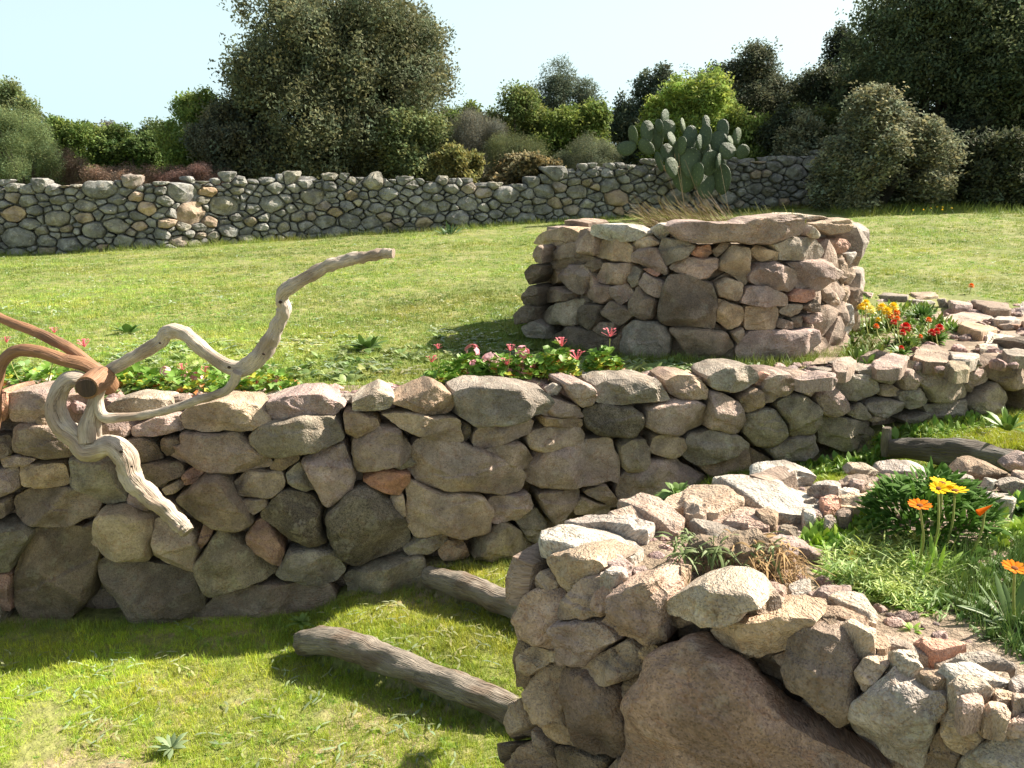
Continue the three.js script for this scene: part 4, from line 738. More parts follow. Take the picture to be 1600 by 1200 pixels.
inst('lawn_tufts', tuft(19, 9, .075, .0055, .05, .9, 3), bladeMat, scene, scatter(2600, 54, (r) => { const p = inLawn(r); return p && fbm3(p[0] * 2.5, p[2] * 2.5, 7, 3) > .02 ? p : null; }, .5, 1.1, .75, 1.3));
inst('path_grass', tuft(9, 16, .05, .004, .045, 1.1), bladeMat2, scene, scatter(12000, 43, inPath, .5, 1.15, .7, 1.25));
inst('leafy_weeds', rosette(18, 11, .085, .03, .3, 1.3, .5, 4), leafMat([.16, .27, .045], .45, .55), scene, scatter(360, 53, (r) => { const x = rr(1.5, 3.2, r), z = wallZ(x) + rr(.06, .24, r); return fbm3(x * 2, z * 2, 3, 2) > -.1 ? [x, lawnH(x, z), z] : null; }, .4, 1.1, .7, 1.3));
inst('clover', rosette(10, 7, .03, .014, .2, 1.0), weedMat, scene, scatter(1400, 44, (r) => (r() < .6 ? inLawn(r) : inPath(r)), .5, 1.2, .7, 1.3));
inst('straw', tuft(16, 5, .06, .0026, .05, 1.5), strawMat, scene, scatter(1500, 49, (r) => (r() < .8 ? inLawn(r) : inPath(r)), .5, 1.1, .7, 1.2));
inst('cut_leaves', rosette(12, 2, .042, .012, -.05, .6, .3, 3), leafMat([.19, .23, .12], .35, .6), scene, scatter(1500, 45, (r) => { const p = r() < .75 ? inLawn(r) : inPath(r); return p && fbm3(p[0] * 1.1, p[2] * 1.1, 9, 2) > -.05 ? [p[0], p[1] + .018, p[2]] : null; }, .5, 1.2, .7, 1.4));
inst('cut_leaves', rosette(13, 2, .06, .016, -.05, .6, .3, 3), leafMat([.22, .27, .16], .35, .5), scene, scatter(900, 46, (r) => { const x = rr(-2.4, 1.4, r), z = rr(-6.5, -4.6, r); return meadowFree(x, z) && fbm3(x * .9, z * .9, 9, 2) > 0 ? [x, meadowH(x, z) + .02, z] : null; }, .5, 1.3, .7, 1.4));
inst('meadow_litter', rosette(17, 3, .045, .018, .0, .7, .3, 3), leafMat([.26, .30, .18], .35, .45), scene, scatter(5000, 50, (r) => { const p = inMeadow(r); return p && fbm3(p[0] * 1.4, p[2] * 1.4, 2, 2) > -.05 ? [p[0], p[1] + .025, p[2], p[3]] : null; }, .5, 1.2, .7, 1.4));
// tufts along the foot of the walls
inst('foot_grass', tuft(14, 14, .085, .005, .05, .8, 3), bladeMat, scene, scatter(1700, 47, (r) => { const k = r(); if (k < .55) { const s = rr(sEdge, sRight, r), { P, N } = nearFace.frame(s, 0); P.addScaledVector(N, rr(.02, .14, r)); return fbm3(s * 1.5, 1, 1, 3) < -.1 ? null : [P.x, lawnH(P.x, P.z), P.z, .7]; } const a = rr(-1.9, 1.6, r), R = rr(1.1, 1.25, r), x = PC.x + R * Math.sin(a), z = PC.z + R * Math.cos(a); return [x, meadowH(x, z), z]; }, .5, 1.1, .7, 1.2));
inst('foot_grass', tuft(15, 16, .16, .007, .1, .8, 3), bladeMat, scene, scatter(800, 48, (r) => { const s = rr(fs0, fs1, r), { P, N } = farFace.frame(s, 0); P.addScaledVector(N, rr(.05, .3, r)); return [P.x, meadowH(P.x, P.z), P.z]; }, .5, 1.2, .7, 1.2));
function plantAt(name, label, cat, px, py, Y, geo, mat, o = {}) { const p = onY(px, py, Y), t = thing(name, label, cat, p, o.group); mesh(o.part ?? 'leaf_rosette', geo, mat, t); return t; }
plantAt('weed', 'pale green thistle-like weed alone on the lower lawn near the bottom edge', 'weed', 268, 1168, .01, rosette(21, 15, .085, .02, .15, 1.2, .4, 4), leafMat([.19, .25, .13], .35, .6));
plantAt('weed', 'broad-leaved weed rising from the meadow behind the wall, left of the pink geraniums', 'weed', 572, 545, 1.0, rosette(22, 22, .17, .05, .4, 1.35, .4, 5), leafMat([.10, .17, .04], .4, .5));
plantAt('weed', 'bright leafy weed at the wall foot where the path meets the log on the right', 'weed', 1400, 690, .68, rosette(23, 18, .12, .04, .3, 1.2, .5, 4), leafMat([.16, .26, .05], .45, .5));
plantAt('weed', 'small leafy weed growing between the front wall and the flat stones of the raised bed', 'weed', 1058, 772, .85, rosette(24, 24, .10, .028, .2, 1.3, .5, 4), leafMat([.13, .21, .05], .4, .5));
plantAt('weed', 'upright narrow-leaved weed in front of the boulder at the right edge', 'weed', 1575, 672, .80, rosette(25, 26, .17, .03, .6, 1.45, .4, 4), leafMat([.13, .22, .04], .4, .5));
plantAt('weed', 'leafy weed cluster beside the end of the lowest log', 'weed', 470, 972, .06, rosette(26, 20, .07, .022, .2, 1.2, .4, 4), leafMat([.14, .21, .05], .4, .5));
plantAt('weed', 'dark dock-like leaf clump on the meadow above the driftwood', 'weed', 200, 518, 1.0, rosette(27, 9, .13, .06, .4, 1.2, .4, 4), leafMat([.10, .18, .04], .4, .5));
plantAt('asphodel', 'clump of long strap leaves at the foot of the field wall', 'plant', 702, 376, 1.14, rosette(28, 46, .52, .035, .6, 1.5, .5, 5), leafMat([.075, .135, .06], .35, .5));
// ---------------------------------------------------------------- geraniums along the wall
const gerLeaf = (() => { const pos = [], idx = [], n = 9; pos.push(0, 0, 0); for (let k = 0; k <= n; k++) { const a = .35 + k / n * 5.58, r = 1 + .12 * Math.cos(k * 3.1), z = .18 * Math.sin(a * 2.5); pos.push(Math.cos(a) * r, z + .15, Math.sin(a) * r); } for (let k = 0; k < n; k++) idx.push(0, k + 2, k + 1); return geoOf(pos, idx); })();
function leavesOf(seed, n, w, h, s) { const r = rng(seed), gs = []; for (let i = 0; i < n; i++) { const a = r() * 6.283, q = Math.sqrt(r()), y = h * (1 - q * q * .6) * rr(.35, 1, r), g = gerLeaf.clone(); g.applyMatrix4(place(Math.cos(a) * q * w, y, Math.sin(a) * q * w * .7, s * rr(.6, 1.2, r), r() * 6.28, rr(-.7, .7, r), rr(-.7, .7, r))); gs.push(g); } return mergeGeometries(gs); }
const pinkMat = [leafMat([.78, .36, .42], .3, .6), leafMat([.75, .20, .24], .3, .6), leafMat([.80, .50, .52], .3, .6)], gerMat = [leafMat([.15, .27, .04], .45, .5), leafMat([.42, .42, .05], .45, .5), leafMat([.45, .17, .05], .4, .5)], stemMat = leafMat([.22, .24, .07], .2, .6);
const petal4 = (r, s) => { const pos = [], idx = []; for (let k = 0; k < 5; k++) { const az = k * 1.257 + r() * .4; leafTo(pos, idx, v3(0, 0, 0), dirOf(az, .5), sideOf(az), s, s * .75, .5, 2, .1); } return geoOf(pos, idx); };
function umbel(seed, R, droop) { const r = rng(seed), gs = []; for (let i = 0; i < 9; i++) { const a = r() * 6.283, el = Math.asin(rr(droop ? -.6 : -.2, 1, r)), d = dirOf(a, el), g = petal4(r, R * .62); g.applyMatrix4(new THREE.Matrix4().compose(d.clone().multiplyScalar(R * rr(.55, .95, r)), new THREE.Quaternion().setFromUnitVectors(UP, d), v3(1, 1, 1))); gs.push(g); } return mergeGeometries(gs); }
function spent(seed, R) { const r = rng(seed), pos = [], idx = []; for (let i = 0; i < 9; i++) { const az = r() * 6.283; leafTo(pos, idx, v3(0, 0, 0), dirOf(az, rr(.5, 1.4, r)), sideOf(az), R, R * .14, .1, 2, .3, () => 1); leafTo(pos, idx, dirOf(az, 1).multiplyScalar(R * .85), dirOf(az, .6), sideOf(az), R * .35, R * .3, .3, 2); } return geoOf(pos, idx); }
function geranium(label, px, py, w, h, n, heads, seed, yellow = .3) { h *= 1.3; n = Math.round(n * 1.3);
  const Y = 1.0, p = onY(px, py, Y), t = thing('geranium', label, 'flower', p, 'geraniums along the back of the front wall'), k = -p.z / FOCAL;
  mesh('foliage', leavesOf(seed, n, w, h, .024), gerMat[0], t).userData.kind = 'stuff';
  mesh('yellow_foliage', leavesOf(seed + 1, Math.round(n * yellow), w, h * .75, .022), gerMat[1], t).userData.kind = 'stuff';
  mesh('red_leaf_edges', leavesOf(seed + 2, Math.round(n * yellow * .35), w, h * .6, .02), gerMat[2], t).userData.kind = 'stuff';
  heads.forEach(([hx, hy, R, kind], i) => { R *= 1.05; const q = at(hx, hy, -p.z - .04 * ((i % 3) - 1)).sub(p), r = R * k; mesh('stem', tube([v3(q.x * .5, .02, q.z), v3(q.x * .9, q.y * .6, q.z), q.clone().setY(q.y - r * .3)], [.003, .0028, .0022], 6, i + seed), stemMat, t); const m = mesh('flower_head', kind ? spent(seed + i * 3, r * 1.4) : umbel(seed + i * 3, r, i % 2), pinkMat[kind ? 1 : (i + seed) % 3 === 1 ? 2 : 0], t); m.position.copy(q); });
}
const more = (x, y, n, s) => { const r = rng(s), o = []; for (let i = 0; i < n; i++) o.push([x + rr(-24, 24, r), y + rr(-26, -4, r), rr(6, 10, r), r() < .3 ? 1 : 0]); return o; };
geranium('geranium with bare reddish flower stalks, leftmost of the row behind the wall', 695, 602, .10, .10, 40, [[674, 566, 9, 1], [684, 545, 6, 1]], 401, .15);
geranium('geranium with a pink head held high and a paler one low, second of the row', 735, 598, .12, .13, 75, [[738, 551, 13], [737, 580, 10], ...more(735, 594, 3, 1)], 411, .2);
geranium('geranium with the fullest pale pink heads, in the middle of the row', 778, 598, .12, .12, 80, [[768, 566, 16], [785, 589, 13], [797, 548, 8, 1], ...more(778, 594, 4, 2)], 421, .2);
geranium('geranium with a pink head spilling low onto the wall stones', 822, 596, .11, .13, 75, [[816, 552, 12], [818, 577, 14], [760, 575, 9], ...more(822, 590, 3, 3)], 431, .3);
geranium('geranium with yellow-edged leaves and one tall red stalk', 866, 592, .13, .15, 95, [[857, 571, 11], [878, 541, 11, 1], [902, 562, 12, 1]], 441, .6);
geranium('geranium with one tall thin stalk, rightmost of the row beside the planter foot', 943, 588, .10, .13, 70, [[953, 526, 11, 1]], 451, .7);
geranium('yellowing geranium patch behind the wall top beside the pale driftwood', 300, 606, .26, .08, 90, [[242, 600, 10], [285, 578, 8, 1], ...more(300, 600, 4, 4), ...more(240, 602, 3, 5)], 461, .4);
geranium('low geranium with a red and pink bloom under the long driftwood limb', 412, 608, .18, .075, 65, [[428, 595, 11], [398, 603, 11, 1]], 471, .4);
geranium('geranium patch at the left edge behind the brown driftwood', 55, 606, .22, .09, 75, [[132, 542, 10, 1], [85, 520, 7, 1], [10, 535, 7, 1]], 481, .35);
geranium('low geranium leaves between the two driftwood limbs', 215, 604, .14, .08, 45, [[190, 600, 6, 1]], 491, .5);
// ---------------------------------------------------------------- flower bed beside the planter
{
  const p = [[1300, 575], [1336, 500], [1345, 470], [1420, 458], [1520, 462], [1680, 486]].map(([x, y]) => onY(x, y, 1.0)); for (const px of [1680, 1560, 1440, 1320]) { const { P, N } = nearFace.frame(nearFace.hit(px, 600)[0], 1); p.push(P.addScaledVector(N, -.3)); } const s = new THREE.Shape(p.map((q) => new THREE.Vector2(q.x, -q.z))), g = new THREE.ShapeGeometry(s); g.rotateX(-Math.PI / 2); g.translate(0, 1.012, 0); { const a = g.attributes.position, u = g.attributes.uv; for (let i = 0; i < a.count; i++) u.setXY(i, a.getX(i) * .5, a.getZ(i) * .5); }
  tag(mesh('flower_bed', g, soilMat, scene), 'soil of the flower bed right of the planter', null, null, 'structure');
}
const bedArea = [[1318, 580], [1338, 482], [1450, 478], [1500, 520], [1440, 540], [1400, 560]].map(([x, y]) => onY(x, y, 1.02));
inst('bed_weeds', rosette(31, 10, .09, .018, .3, 1.3, .5, 4), leafMat([.17, .25, .05], .45, .5), scene, scatter(700, 51, (r) => { const x = rr(1.8, 3.4, r), z = rr(-7.4, -4.6, r); return inPoly(x, z, bedArea) ? [x, 1.02, z] : null; }, .6, 1.3, .7, 1.3));
function pompon(seed, R) { const r = rng(seed), pos = [], idx = []; for (let i = 0; i < 46; i++) { const az = i * 2.4, el = 1.45 - 1.9 * (i / 46); leafTo(pos, idx, dirOf(az, el).multiplyScalar(R * .3), dirOf(az, el), sideOf(az, rr(-.3, .3, r)), R * .75, R * .5, .2, 2, .2); } return geoOf(pos, idx); }
const flowerMats = { y: leafMat([.86, .66, .04], .3, .6), l: leafMat([.85, .78, .30], .3, .6), o: leafMat([.80, .22, .02], .3, .6), r: leafMat([.62, .03, .02], .25, .55) }, bedGreen = leafMat([.12, .21, .035], .4, .5);
for (const [label, px, py, leaf, fl] of [
  ['yellow marigold plant with pale and bright blooms against the planter', 1358, 520, 40, [[1347, 480, 9, 'y'], [1360, 485, 11, 'l'], [1353, 474, 8, 'y'], [1372, 500, 6, 'y']]],
  ['orange marigold plant with clustered yellow and orange-red blooms', 1392, 515, 40, [[1378, 481, 10, 'y'], [1396, 480, 10, 'y'], [1386, 487, 10, 'y'], [1400, 489, 8, 'o'], [1390, 494, 9, 'o']]],
  ['red-flowered plant with two big scarlet blooms in the flower bed', 1412, 540, 40, [[1415, 512, 11, 'r'], [1397, 504, 7, 'r'], [1402, 498, 6, 'o'], [1369, 510, 6, 'o'], [1410, 520, 7, 'r']]],
  ['red-flowered plant with three scarlet blooms at the right of the flower bed', 1460, 535, 50, [[1468, 513, 9, 'r'], [1456, 520, 8, 'r'], [1463, 518, 7, 'r'], [1451, 500, 6, 'o'], [1438, 526, 5, 'o']]],
  ['tiny red flower low at the front edge of the flower bed', 1408, 556, 14, [[1408, 544, 6, 'r']]],
]) { const p = onY(px, py, 1.02), t = thing('flowering_plant', label, 'flower', p), k = -p.z / FOCAL; mesh('foliage', rosette(px, leaf * 2, .13, .028, .4, 1.4, .5, 4), bedGreen, t).userData.kind = 'stuff';
  fl.forEach(([x, y, R, c], i) => { const q = at(x, y, -p.z - .05 * (i % 3)).sub(p); mesh('stem', tube([v3(q.x * .6, 0, q.z), v3(q.x * .9, q.y * .5, q.z), q], [.004, .004, .003], 5, i), stemMat, t); mesh('bloom', pompon(px + i, R * k * .95), flowerMats[c], t).position.copy(q); }); }
{ const p = onY(1440, 500, 1.02), t = thing('ferny_plant', 'ferny bright green leafy plant behind the red flowers', 'plant', p); mesh('foliage', rosette(61, 120, .17, .02, .5, 1.45, .4, 4), leafMat([.10, .19, .04], .4, .5), t).userData.kind = 'stuff'; }
{ const p = onY(1512, 430 + 37, 1.02), t = thing('orange_flower', 'single orange flower on the stones behind the flower bed', 'flower', p); mesh('stem', tube([v3(0, 0, 0), v3(.01, .05, 0), v3(.02, .11, 0)], [.004, .004, .003], 5, 3), stemMat, t); mesh('bloom', pompon(9, .03), flowerMats.o, t).position.set(.02, .115, 0); }
// ---------------------------------------------------------------- raised bed planting
const topY = (x, z) => .965 + .015 * n3(x * 5, z * 5, 3);
const bedGround = [[1010, 850], [1180, 800], [1290, 800], [1400, 760], [1680, 740], [1680, 1120], [1420, 990], [1330, 940]].map(([x, y]) => onY(x, y, .97));
{
  const s = new THREE.Shape(bedGround.map((q) => new THREE.Vector2(q.x, -q.z))), g = new THREE.ShapeGeometry(s); g.rotateX(-Math.PI / 2); g.translate(0, .966, 0); { const a = g.attributes.position, u = g.attributes.uv; for (let i = 0; i < a.count; i++) u.setXY(i, a.getX(i), a.getZ(i)); }
  tag(mesh('bed_soil', g, soilMat, scene), 'bare soil of the raised bed', null, null, 'structure');
}
const patch = (pts) => { const q = pts.map(([x, y]) => onY(x, y, .97)); let x0 = 9, x1 = -9, z0 = 9, z1 = -9; q.forEach((e) => { x0 = Math.min(x0, e.x); x1 = Math.max(x1, e.x); z0 = Math.min(z0, e.z); z1 = Math.max(z1, e.z); }); return (r) => { const x = rr(x0, x1, r), z = rr(z0, z1, r); return inPoly(x, z, q) ? [x, topY(x, z), z] : null; }; };
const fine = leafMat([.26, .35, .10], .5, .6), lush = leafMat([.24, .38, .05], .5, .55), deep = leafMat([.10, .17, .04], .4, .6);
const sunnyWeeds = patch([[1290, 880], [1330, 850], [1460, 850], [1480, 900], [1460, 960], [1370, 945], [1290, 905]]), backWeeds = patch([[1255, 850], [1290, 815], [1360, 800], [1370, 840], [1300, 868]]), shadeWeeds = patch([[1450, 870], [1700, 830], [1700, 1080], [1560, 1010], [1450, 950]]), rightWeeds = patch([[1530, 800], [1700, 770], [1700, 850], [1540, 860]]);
inst('feathery_weeds', cluster(41, 34, .035, .005, .03), fine, scene, scatter(260, 61, (r) => { const p = sunnyWeeds(r); return p && [p[0], p[1] + .02, p[2]]; }, .6, 1.3, .7, 1.3));
inst('leafy_weeds', rosette(42, 11, .055, .013, .3, 1.4, .4, 3), lush, scene, scatter(260, 62, sunnyWeeds, .5, 1.1, .7, 1.25));
inst('leafy_weeds', rosette(43, 12, .075, .024, .3, 1.4, .4, 3), lush, scene, scatter(220, 63, (r) => (r() < .6 ? backWeeds(r) : rightWeeds(r)), .6, 1.1, .7, 1.25));
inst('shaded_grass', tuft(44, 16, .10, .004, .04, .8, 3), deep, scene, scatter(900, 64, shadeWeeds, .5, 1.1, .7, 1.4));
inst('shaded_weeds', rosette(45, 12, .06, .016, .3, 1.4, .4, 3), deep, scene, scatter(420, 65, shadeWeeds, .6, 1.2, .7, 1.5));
function strapPlant(name, label, cat, px, py, n, len, w, elLo, elHi, mat, seed) { const p = onY(px, py, .97), t = thing(name, label, cat, p), r = rng(seed); for (let i = 0; i < n; i++) { const pos = [], idx = [], az = i * 2.4 + r(); leafTo(pos, idx, v3(Math.cos(az) * .012, -.01, Math.sin(az) * .012), dirOf(az, rr(elLo, elHi, r)), sideOf(az, rr(-.3, .3, r)), len * rr(.6, 1.1, r), w * rr(.7, 1.2, r), rr(.15, .6, r), 7, .25, (q) => Math.pow(Math.sin(Math.PI * Math.min(1, .06 + .94 * q)), .6)); mesh('leaf', geoOf(pos, idx), mat, t); } return t; }
const petalGeo = (seed, L, W) => { const pos = [], idx = []; leafTo(pos, idx, v3(.006, 0, 0), dirOf(0, .35), sideOf(0), L, W, .12, 5, .12, (t) => (t < .75 ? .35 + .65 * Math.sin(t / .75 * 1.57) : Math.cos((t - .75) / .25 * 1.45))); return geoOf(pos, idx); };
const gazCol = { o: [leafMat([.80, .17, .002], .3, .8), leafMat([.82, .22, .003], .3, .8)], y: [leafMat([.82, .50, .004], .3, .8), leafMat([.84, .58, .008], .3, .8)] }, discMat = new THREE.MeshStandardMaterial({ color: new THREE.Color().setRGB(.16, .055, .008), roughness: 1 }), calyxMat = leafMat([.15, .2, .06], .2, .6);
const petalShape = petalGeo(1, .036, .013);
function bloom(t, q, tilt, col, s) { const f = new THREE.Group(); f.name = 'flower_head'; f.position.copy(q); f.rotation.set(tilt[0], tilt[1], tilt[2]); f.scale.setScalar(s); t.add(f); for (let k = 0; k < 15; k++) { const m = mesh('petal', petalShape, gazCol[col][k % 2], f); m.rotation.y = k / 15 * 6.283 + (k % 2) * .1; m.position.y = (k % 2) * .002; } const d = new THREE.SphereGeometry(.011, 16, 8); d.scale(1, .45, 1); mesh('disc', d, discMat, f).position.y = .003; const c = new THREE.ConeGeometry(.010, .022, 10); c.rotateX(Math.PI); mesh('calyx', c, calyxMat, f).position.y = -.010; }
{
  const base = onY(1450, 838, .97), t = thing('gazania', 'dense dark green gazania bush with one orange and three yellow daisy flowers', 'flower', base), r = rng(91), gs = [];
  for (let i = 0; i < 1100; i++) { const a = r() * 6.283, q = Math.sqrt(r()), y = .19 * Math.sqrt(1 - q * q * .85) * (i % 3 ? rr(.55, 1, r) : rr(.05, .7, r)), pos = [], idx = [], az = a + rr(-.6, .6, r); leafTo(pos, idx, v3(Math.cos(a) * q * .17, y, Math.sin(a) * q * .15), dirOf(az, rr(.1, 1.3, r)), sideOf(az, rr(-.5, .5, r)), rr(.04, .068, r), rr(.011, .018, r), rr(.1, .5, r), 3, .2); gs.push(geoOf(pos, idx)); }
  mesh('foliage', mergeGeometries(gs), leafMat([.06, .13, .018], .35, .75), t).userData.kind = 'stuff';
  const stalk = (x0, q) => mesh('stem', tube([v3(x0, 0, q.z * .8), v3(mix(x0, q.x, .5), q.y * .55, q.z), q], [.003, .003, .0028], 7, q.x), stemMat, t);
  for (const [x, y, z, c, tl, s] of [[1437, 791, 2.12, 'o', [.15, 0, .05], .75], [1472, 756, 2.30, 'y', [.1, .5, -.2], .88], [1492, 768, 2.26, 'y', [-.1, 1, .1], .88], [1466, 764, 2.2, 'y', [.4, 1, .1], .6]]) { const q = at(x, y, z).sub(base); stalk(q.x * .8, q); bloom(t, q, tl, c, s); }
  { const q = at(1540, 795, 2.22).sub(base); stalk(q.x * .7, q); const g = new THREE.ConeGeometry(.010, .045, 10); g.rotateZ(-1.0); mesh('flower_bud', g, gazCol.o[0], t).position.copy(q); }
}
{
  const t = strapPlant('gazania', 'strap-leaved gazania at the right edge with a single orange flower', 'flower', 1585, 975, 34, .17, .017, .35, 1.35, leafMat([.10, .16, .05], .4, .45), 95), q = at(1585, 889, 1.86).sub(t.position);
  mesh('stem', tube([v3(0, 0, 0), v3(q.x * .6, q.y * .5, q.z * .6), q], [.0035, .0032, .003], 7, 2), stemMat, t); bloom(t, q, [.2, 0, -.05], 'o', .72);
}
strapPlant('tall_grass', 'tall green grass stalks in front of the gazania bush', 'grass plant', 1440, 905, 16, .21, .007, .8, 1.5, lush, 97);
strapPlant('weed', 'broad blade weed arching beside the orange flower stalk', 'weed', 1462, 900, 9, .16, .014, .5, 1.3, lush, 98);
plantAt('weed', 'yellowing seed stalk weed at the edge of the sunny feathery weeds', 'weed', 1330, 882, .97, rosette(71, 7, .05, .012, 1.0, 1.5, .1, 4), leafMat([.50, .42, .10], .4, .6));
plantAt('weed', 'small bright weed on bare soil at the front of the raised bed', 'weed', 1425, 985, .97, rosette(72, 14, .035, .012, .2, 1.1, .4, 3), lush);
plantAt('weed', 'four-leaved bright weed below the sunny feathery weeds', 'weed', 1442, 948, .97, rosette(73, 8, .05, .016, .3, 1.0, .4, 3), lush);
plantAt('weed', 'glossy dark leafy plant behind the gazania bush at the right edge', 'plant', 1590, 800, .97, rosette(74, 40, .11, .02, .4, 1.4, .5, 4), leafMat([.08, .16, .035], .35, .45));
{ // an uprooted sod left on the stones
  const p = onY(1150, 892, .99), t = thing('grass_sod', 'uprooted clump of grass with dry brown roots lying on the raised bed wall', 'clump', p), r = rng(99), g1 = [], g2 = [];
  const core = stoneGeo([[-.13, -.03], [0, -.045], [.13, -.03], [.14, .02], [.05, .06], [-.1, .05]], { thick: .09, bulge: .04, round: .7, N: 40, J: 8, seed: 5, rough: 3 }); mesh('earth', core, soilMat, t).position.set(0, .03, 0);
  for (let i = 0; i < 260; i++) { const pos = [], idx = [], az = r() * 6.283, left = rr(-.17, .14, r); leafTo(pos, idx, v3(left, rr(.04, .085, r), rr(-.06, .06, r)), dirOf(az, rr(-.2, .9, r)), sideOf(az, rr(-1, 1, r)), rr(.04, .08, r), rr(.004, .009, r), rr(.4, 1, r), 4, .2); (left < rr(-.05, .12, r) ? g1 : g2).push(geoOf(pos, idx)); }
  for (let i = 0; i < 240; i++) { const pos = [], idx = [], az = r() * 6.283; leafTo(pos, idx, v3(rr(.0, .17, r), rr(.0, .07, r), rr(.0, .07, r)), dirOf(az, rr(-1.3, .3, r)), sideOf(az), rr(.03, .09, r), .0022, rr(0, .5, r), 3, 0, () => 1); g2.push(geoOf(pos, idx)); }
  mesh('grass_blades', mergeGeometries(g1), leafMat([.15, .20, .07], .4, .6), t).userData.kind = 'stuff'; mesh('roots', mergeGeometries(g2), leafMat([.30, .20, .10], .2, .9), t).userData.kind = 'stuff';
}
const gravelGeo = stoneGeo([[-.02, -.015], [.02, -.018], [.026, .01], [0, .022], [-.024, .01]], { thick: .02, bulge: .012, round: .3, N: 9, J: 3, seed: 4 }); gravelGeo.rotateX(-Math.PI / 2);
const anyBed = patch([[870, 870], [1000, 800], [1180, 760], [1600, 740], [1690, 760], [1690, 1120], [1400, 1010], [1150, 930]]);
inst('gravel', gravelGeo, stoneMat.p[0], scene, scatter(800, 66, (r) => { const p = anyBed(r); return p && [p[0], p[1] + .008, p[2]]; }, .25, 1.1, .7, 1.3, .05));
inst('gravel', gravelGeo, stoneMat.p[0], scene, scatter(600, 67, (r) => { if (r() < .5) { const s = rr(sEdge, sRight, r), { P, N } = nearFace.frame(s, 0); P.addScaledVector(N, -rr(.1, .4, r)); return [P.x, .995, P.z]; } const x = rr(1.8, 4.4, r), z = rr(-7.6, -4.6, r); return inPoly(x, z, bedHole) && !inPoly(x, z, bedArea) ? [x, 1.03, z] : null; }, .5, 2.2, .7, 1.3, .05));
// ---------------------------------------------------------------- dry rush in the planter, prickly pear
{
  const p = v3(PC.x + .16, 1.67, PC.z + .15), t = thing('dry_rush', 'dry brown and olive grass clump leaning left inside the round planter', 'grass plant', p), r = rng(111);
  const mats = [leafMat([.16, .135, .045], .3, .75), leafMat([.17, .13, .085], .2, .8), leafMat([.17, .18, .045], .3, .75)], gs = [[], [], []];
  for (let i = 0; i < 1700; i++) { const pos = [], idx = [], b = v3(rr(-.45, .45, r), 0, rr(-.2, .35, r)), right = b.x > .12, az = Math.PI + rr(-.9, .9, r) * (right ? 1.8 : 1), el = right ? rr(.3, 1.2, r) : rr(.2, 1.0, r), L = right ? rr(.1, .26, r) : rr(.12, .4, r); leafTo(pos, idx, b, dirOf(az, el), sideOf(az, rr(-1, 1, r)), L, .008, rr(.0, .5, r), 5, .2, (q) => 1 - .7 * q); gs[right ? 2 : r() < .5 ? 0 : 1].push(geoOf(pos, idx)); }
  for (let i = 0; i < 8; i++) { const pos = [], idx = [], az = Math.PI + rr(-.5, .5, r); leafTo(pos, idx, v3(rr(-.3, .1, r), 0, rr(-.1, .2, r)), dirOf(az, rr(.5, 1.45, r)), sideOf(az), rr(.35, .6, r), .006, .1, 4, .2, (q) => 1 - .6 * q); gs[1].push(geoOf(pos, idx)); }
  ['olive_blades', 'dry_blades', 'green_blades'].forEach((n, i) => { mesh(n, mergeGeometries(gs[i]), mats[i], t).userData.kind = 'stuff'; });
}
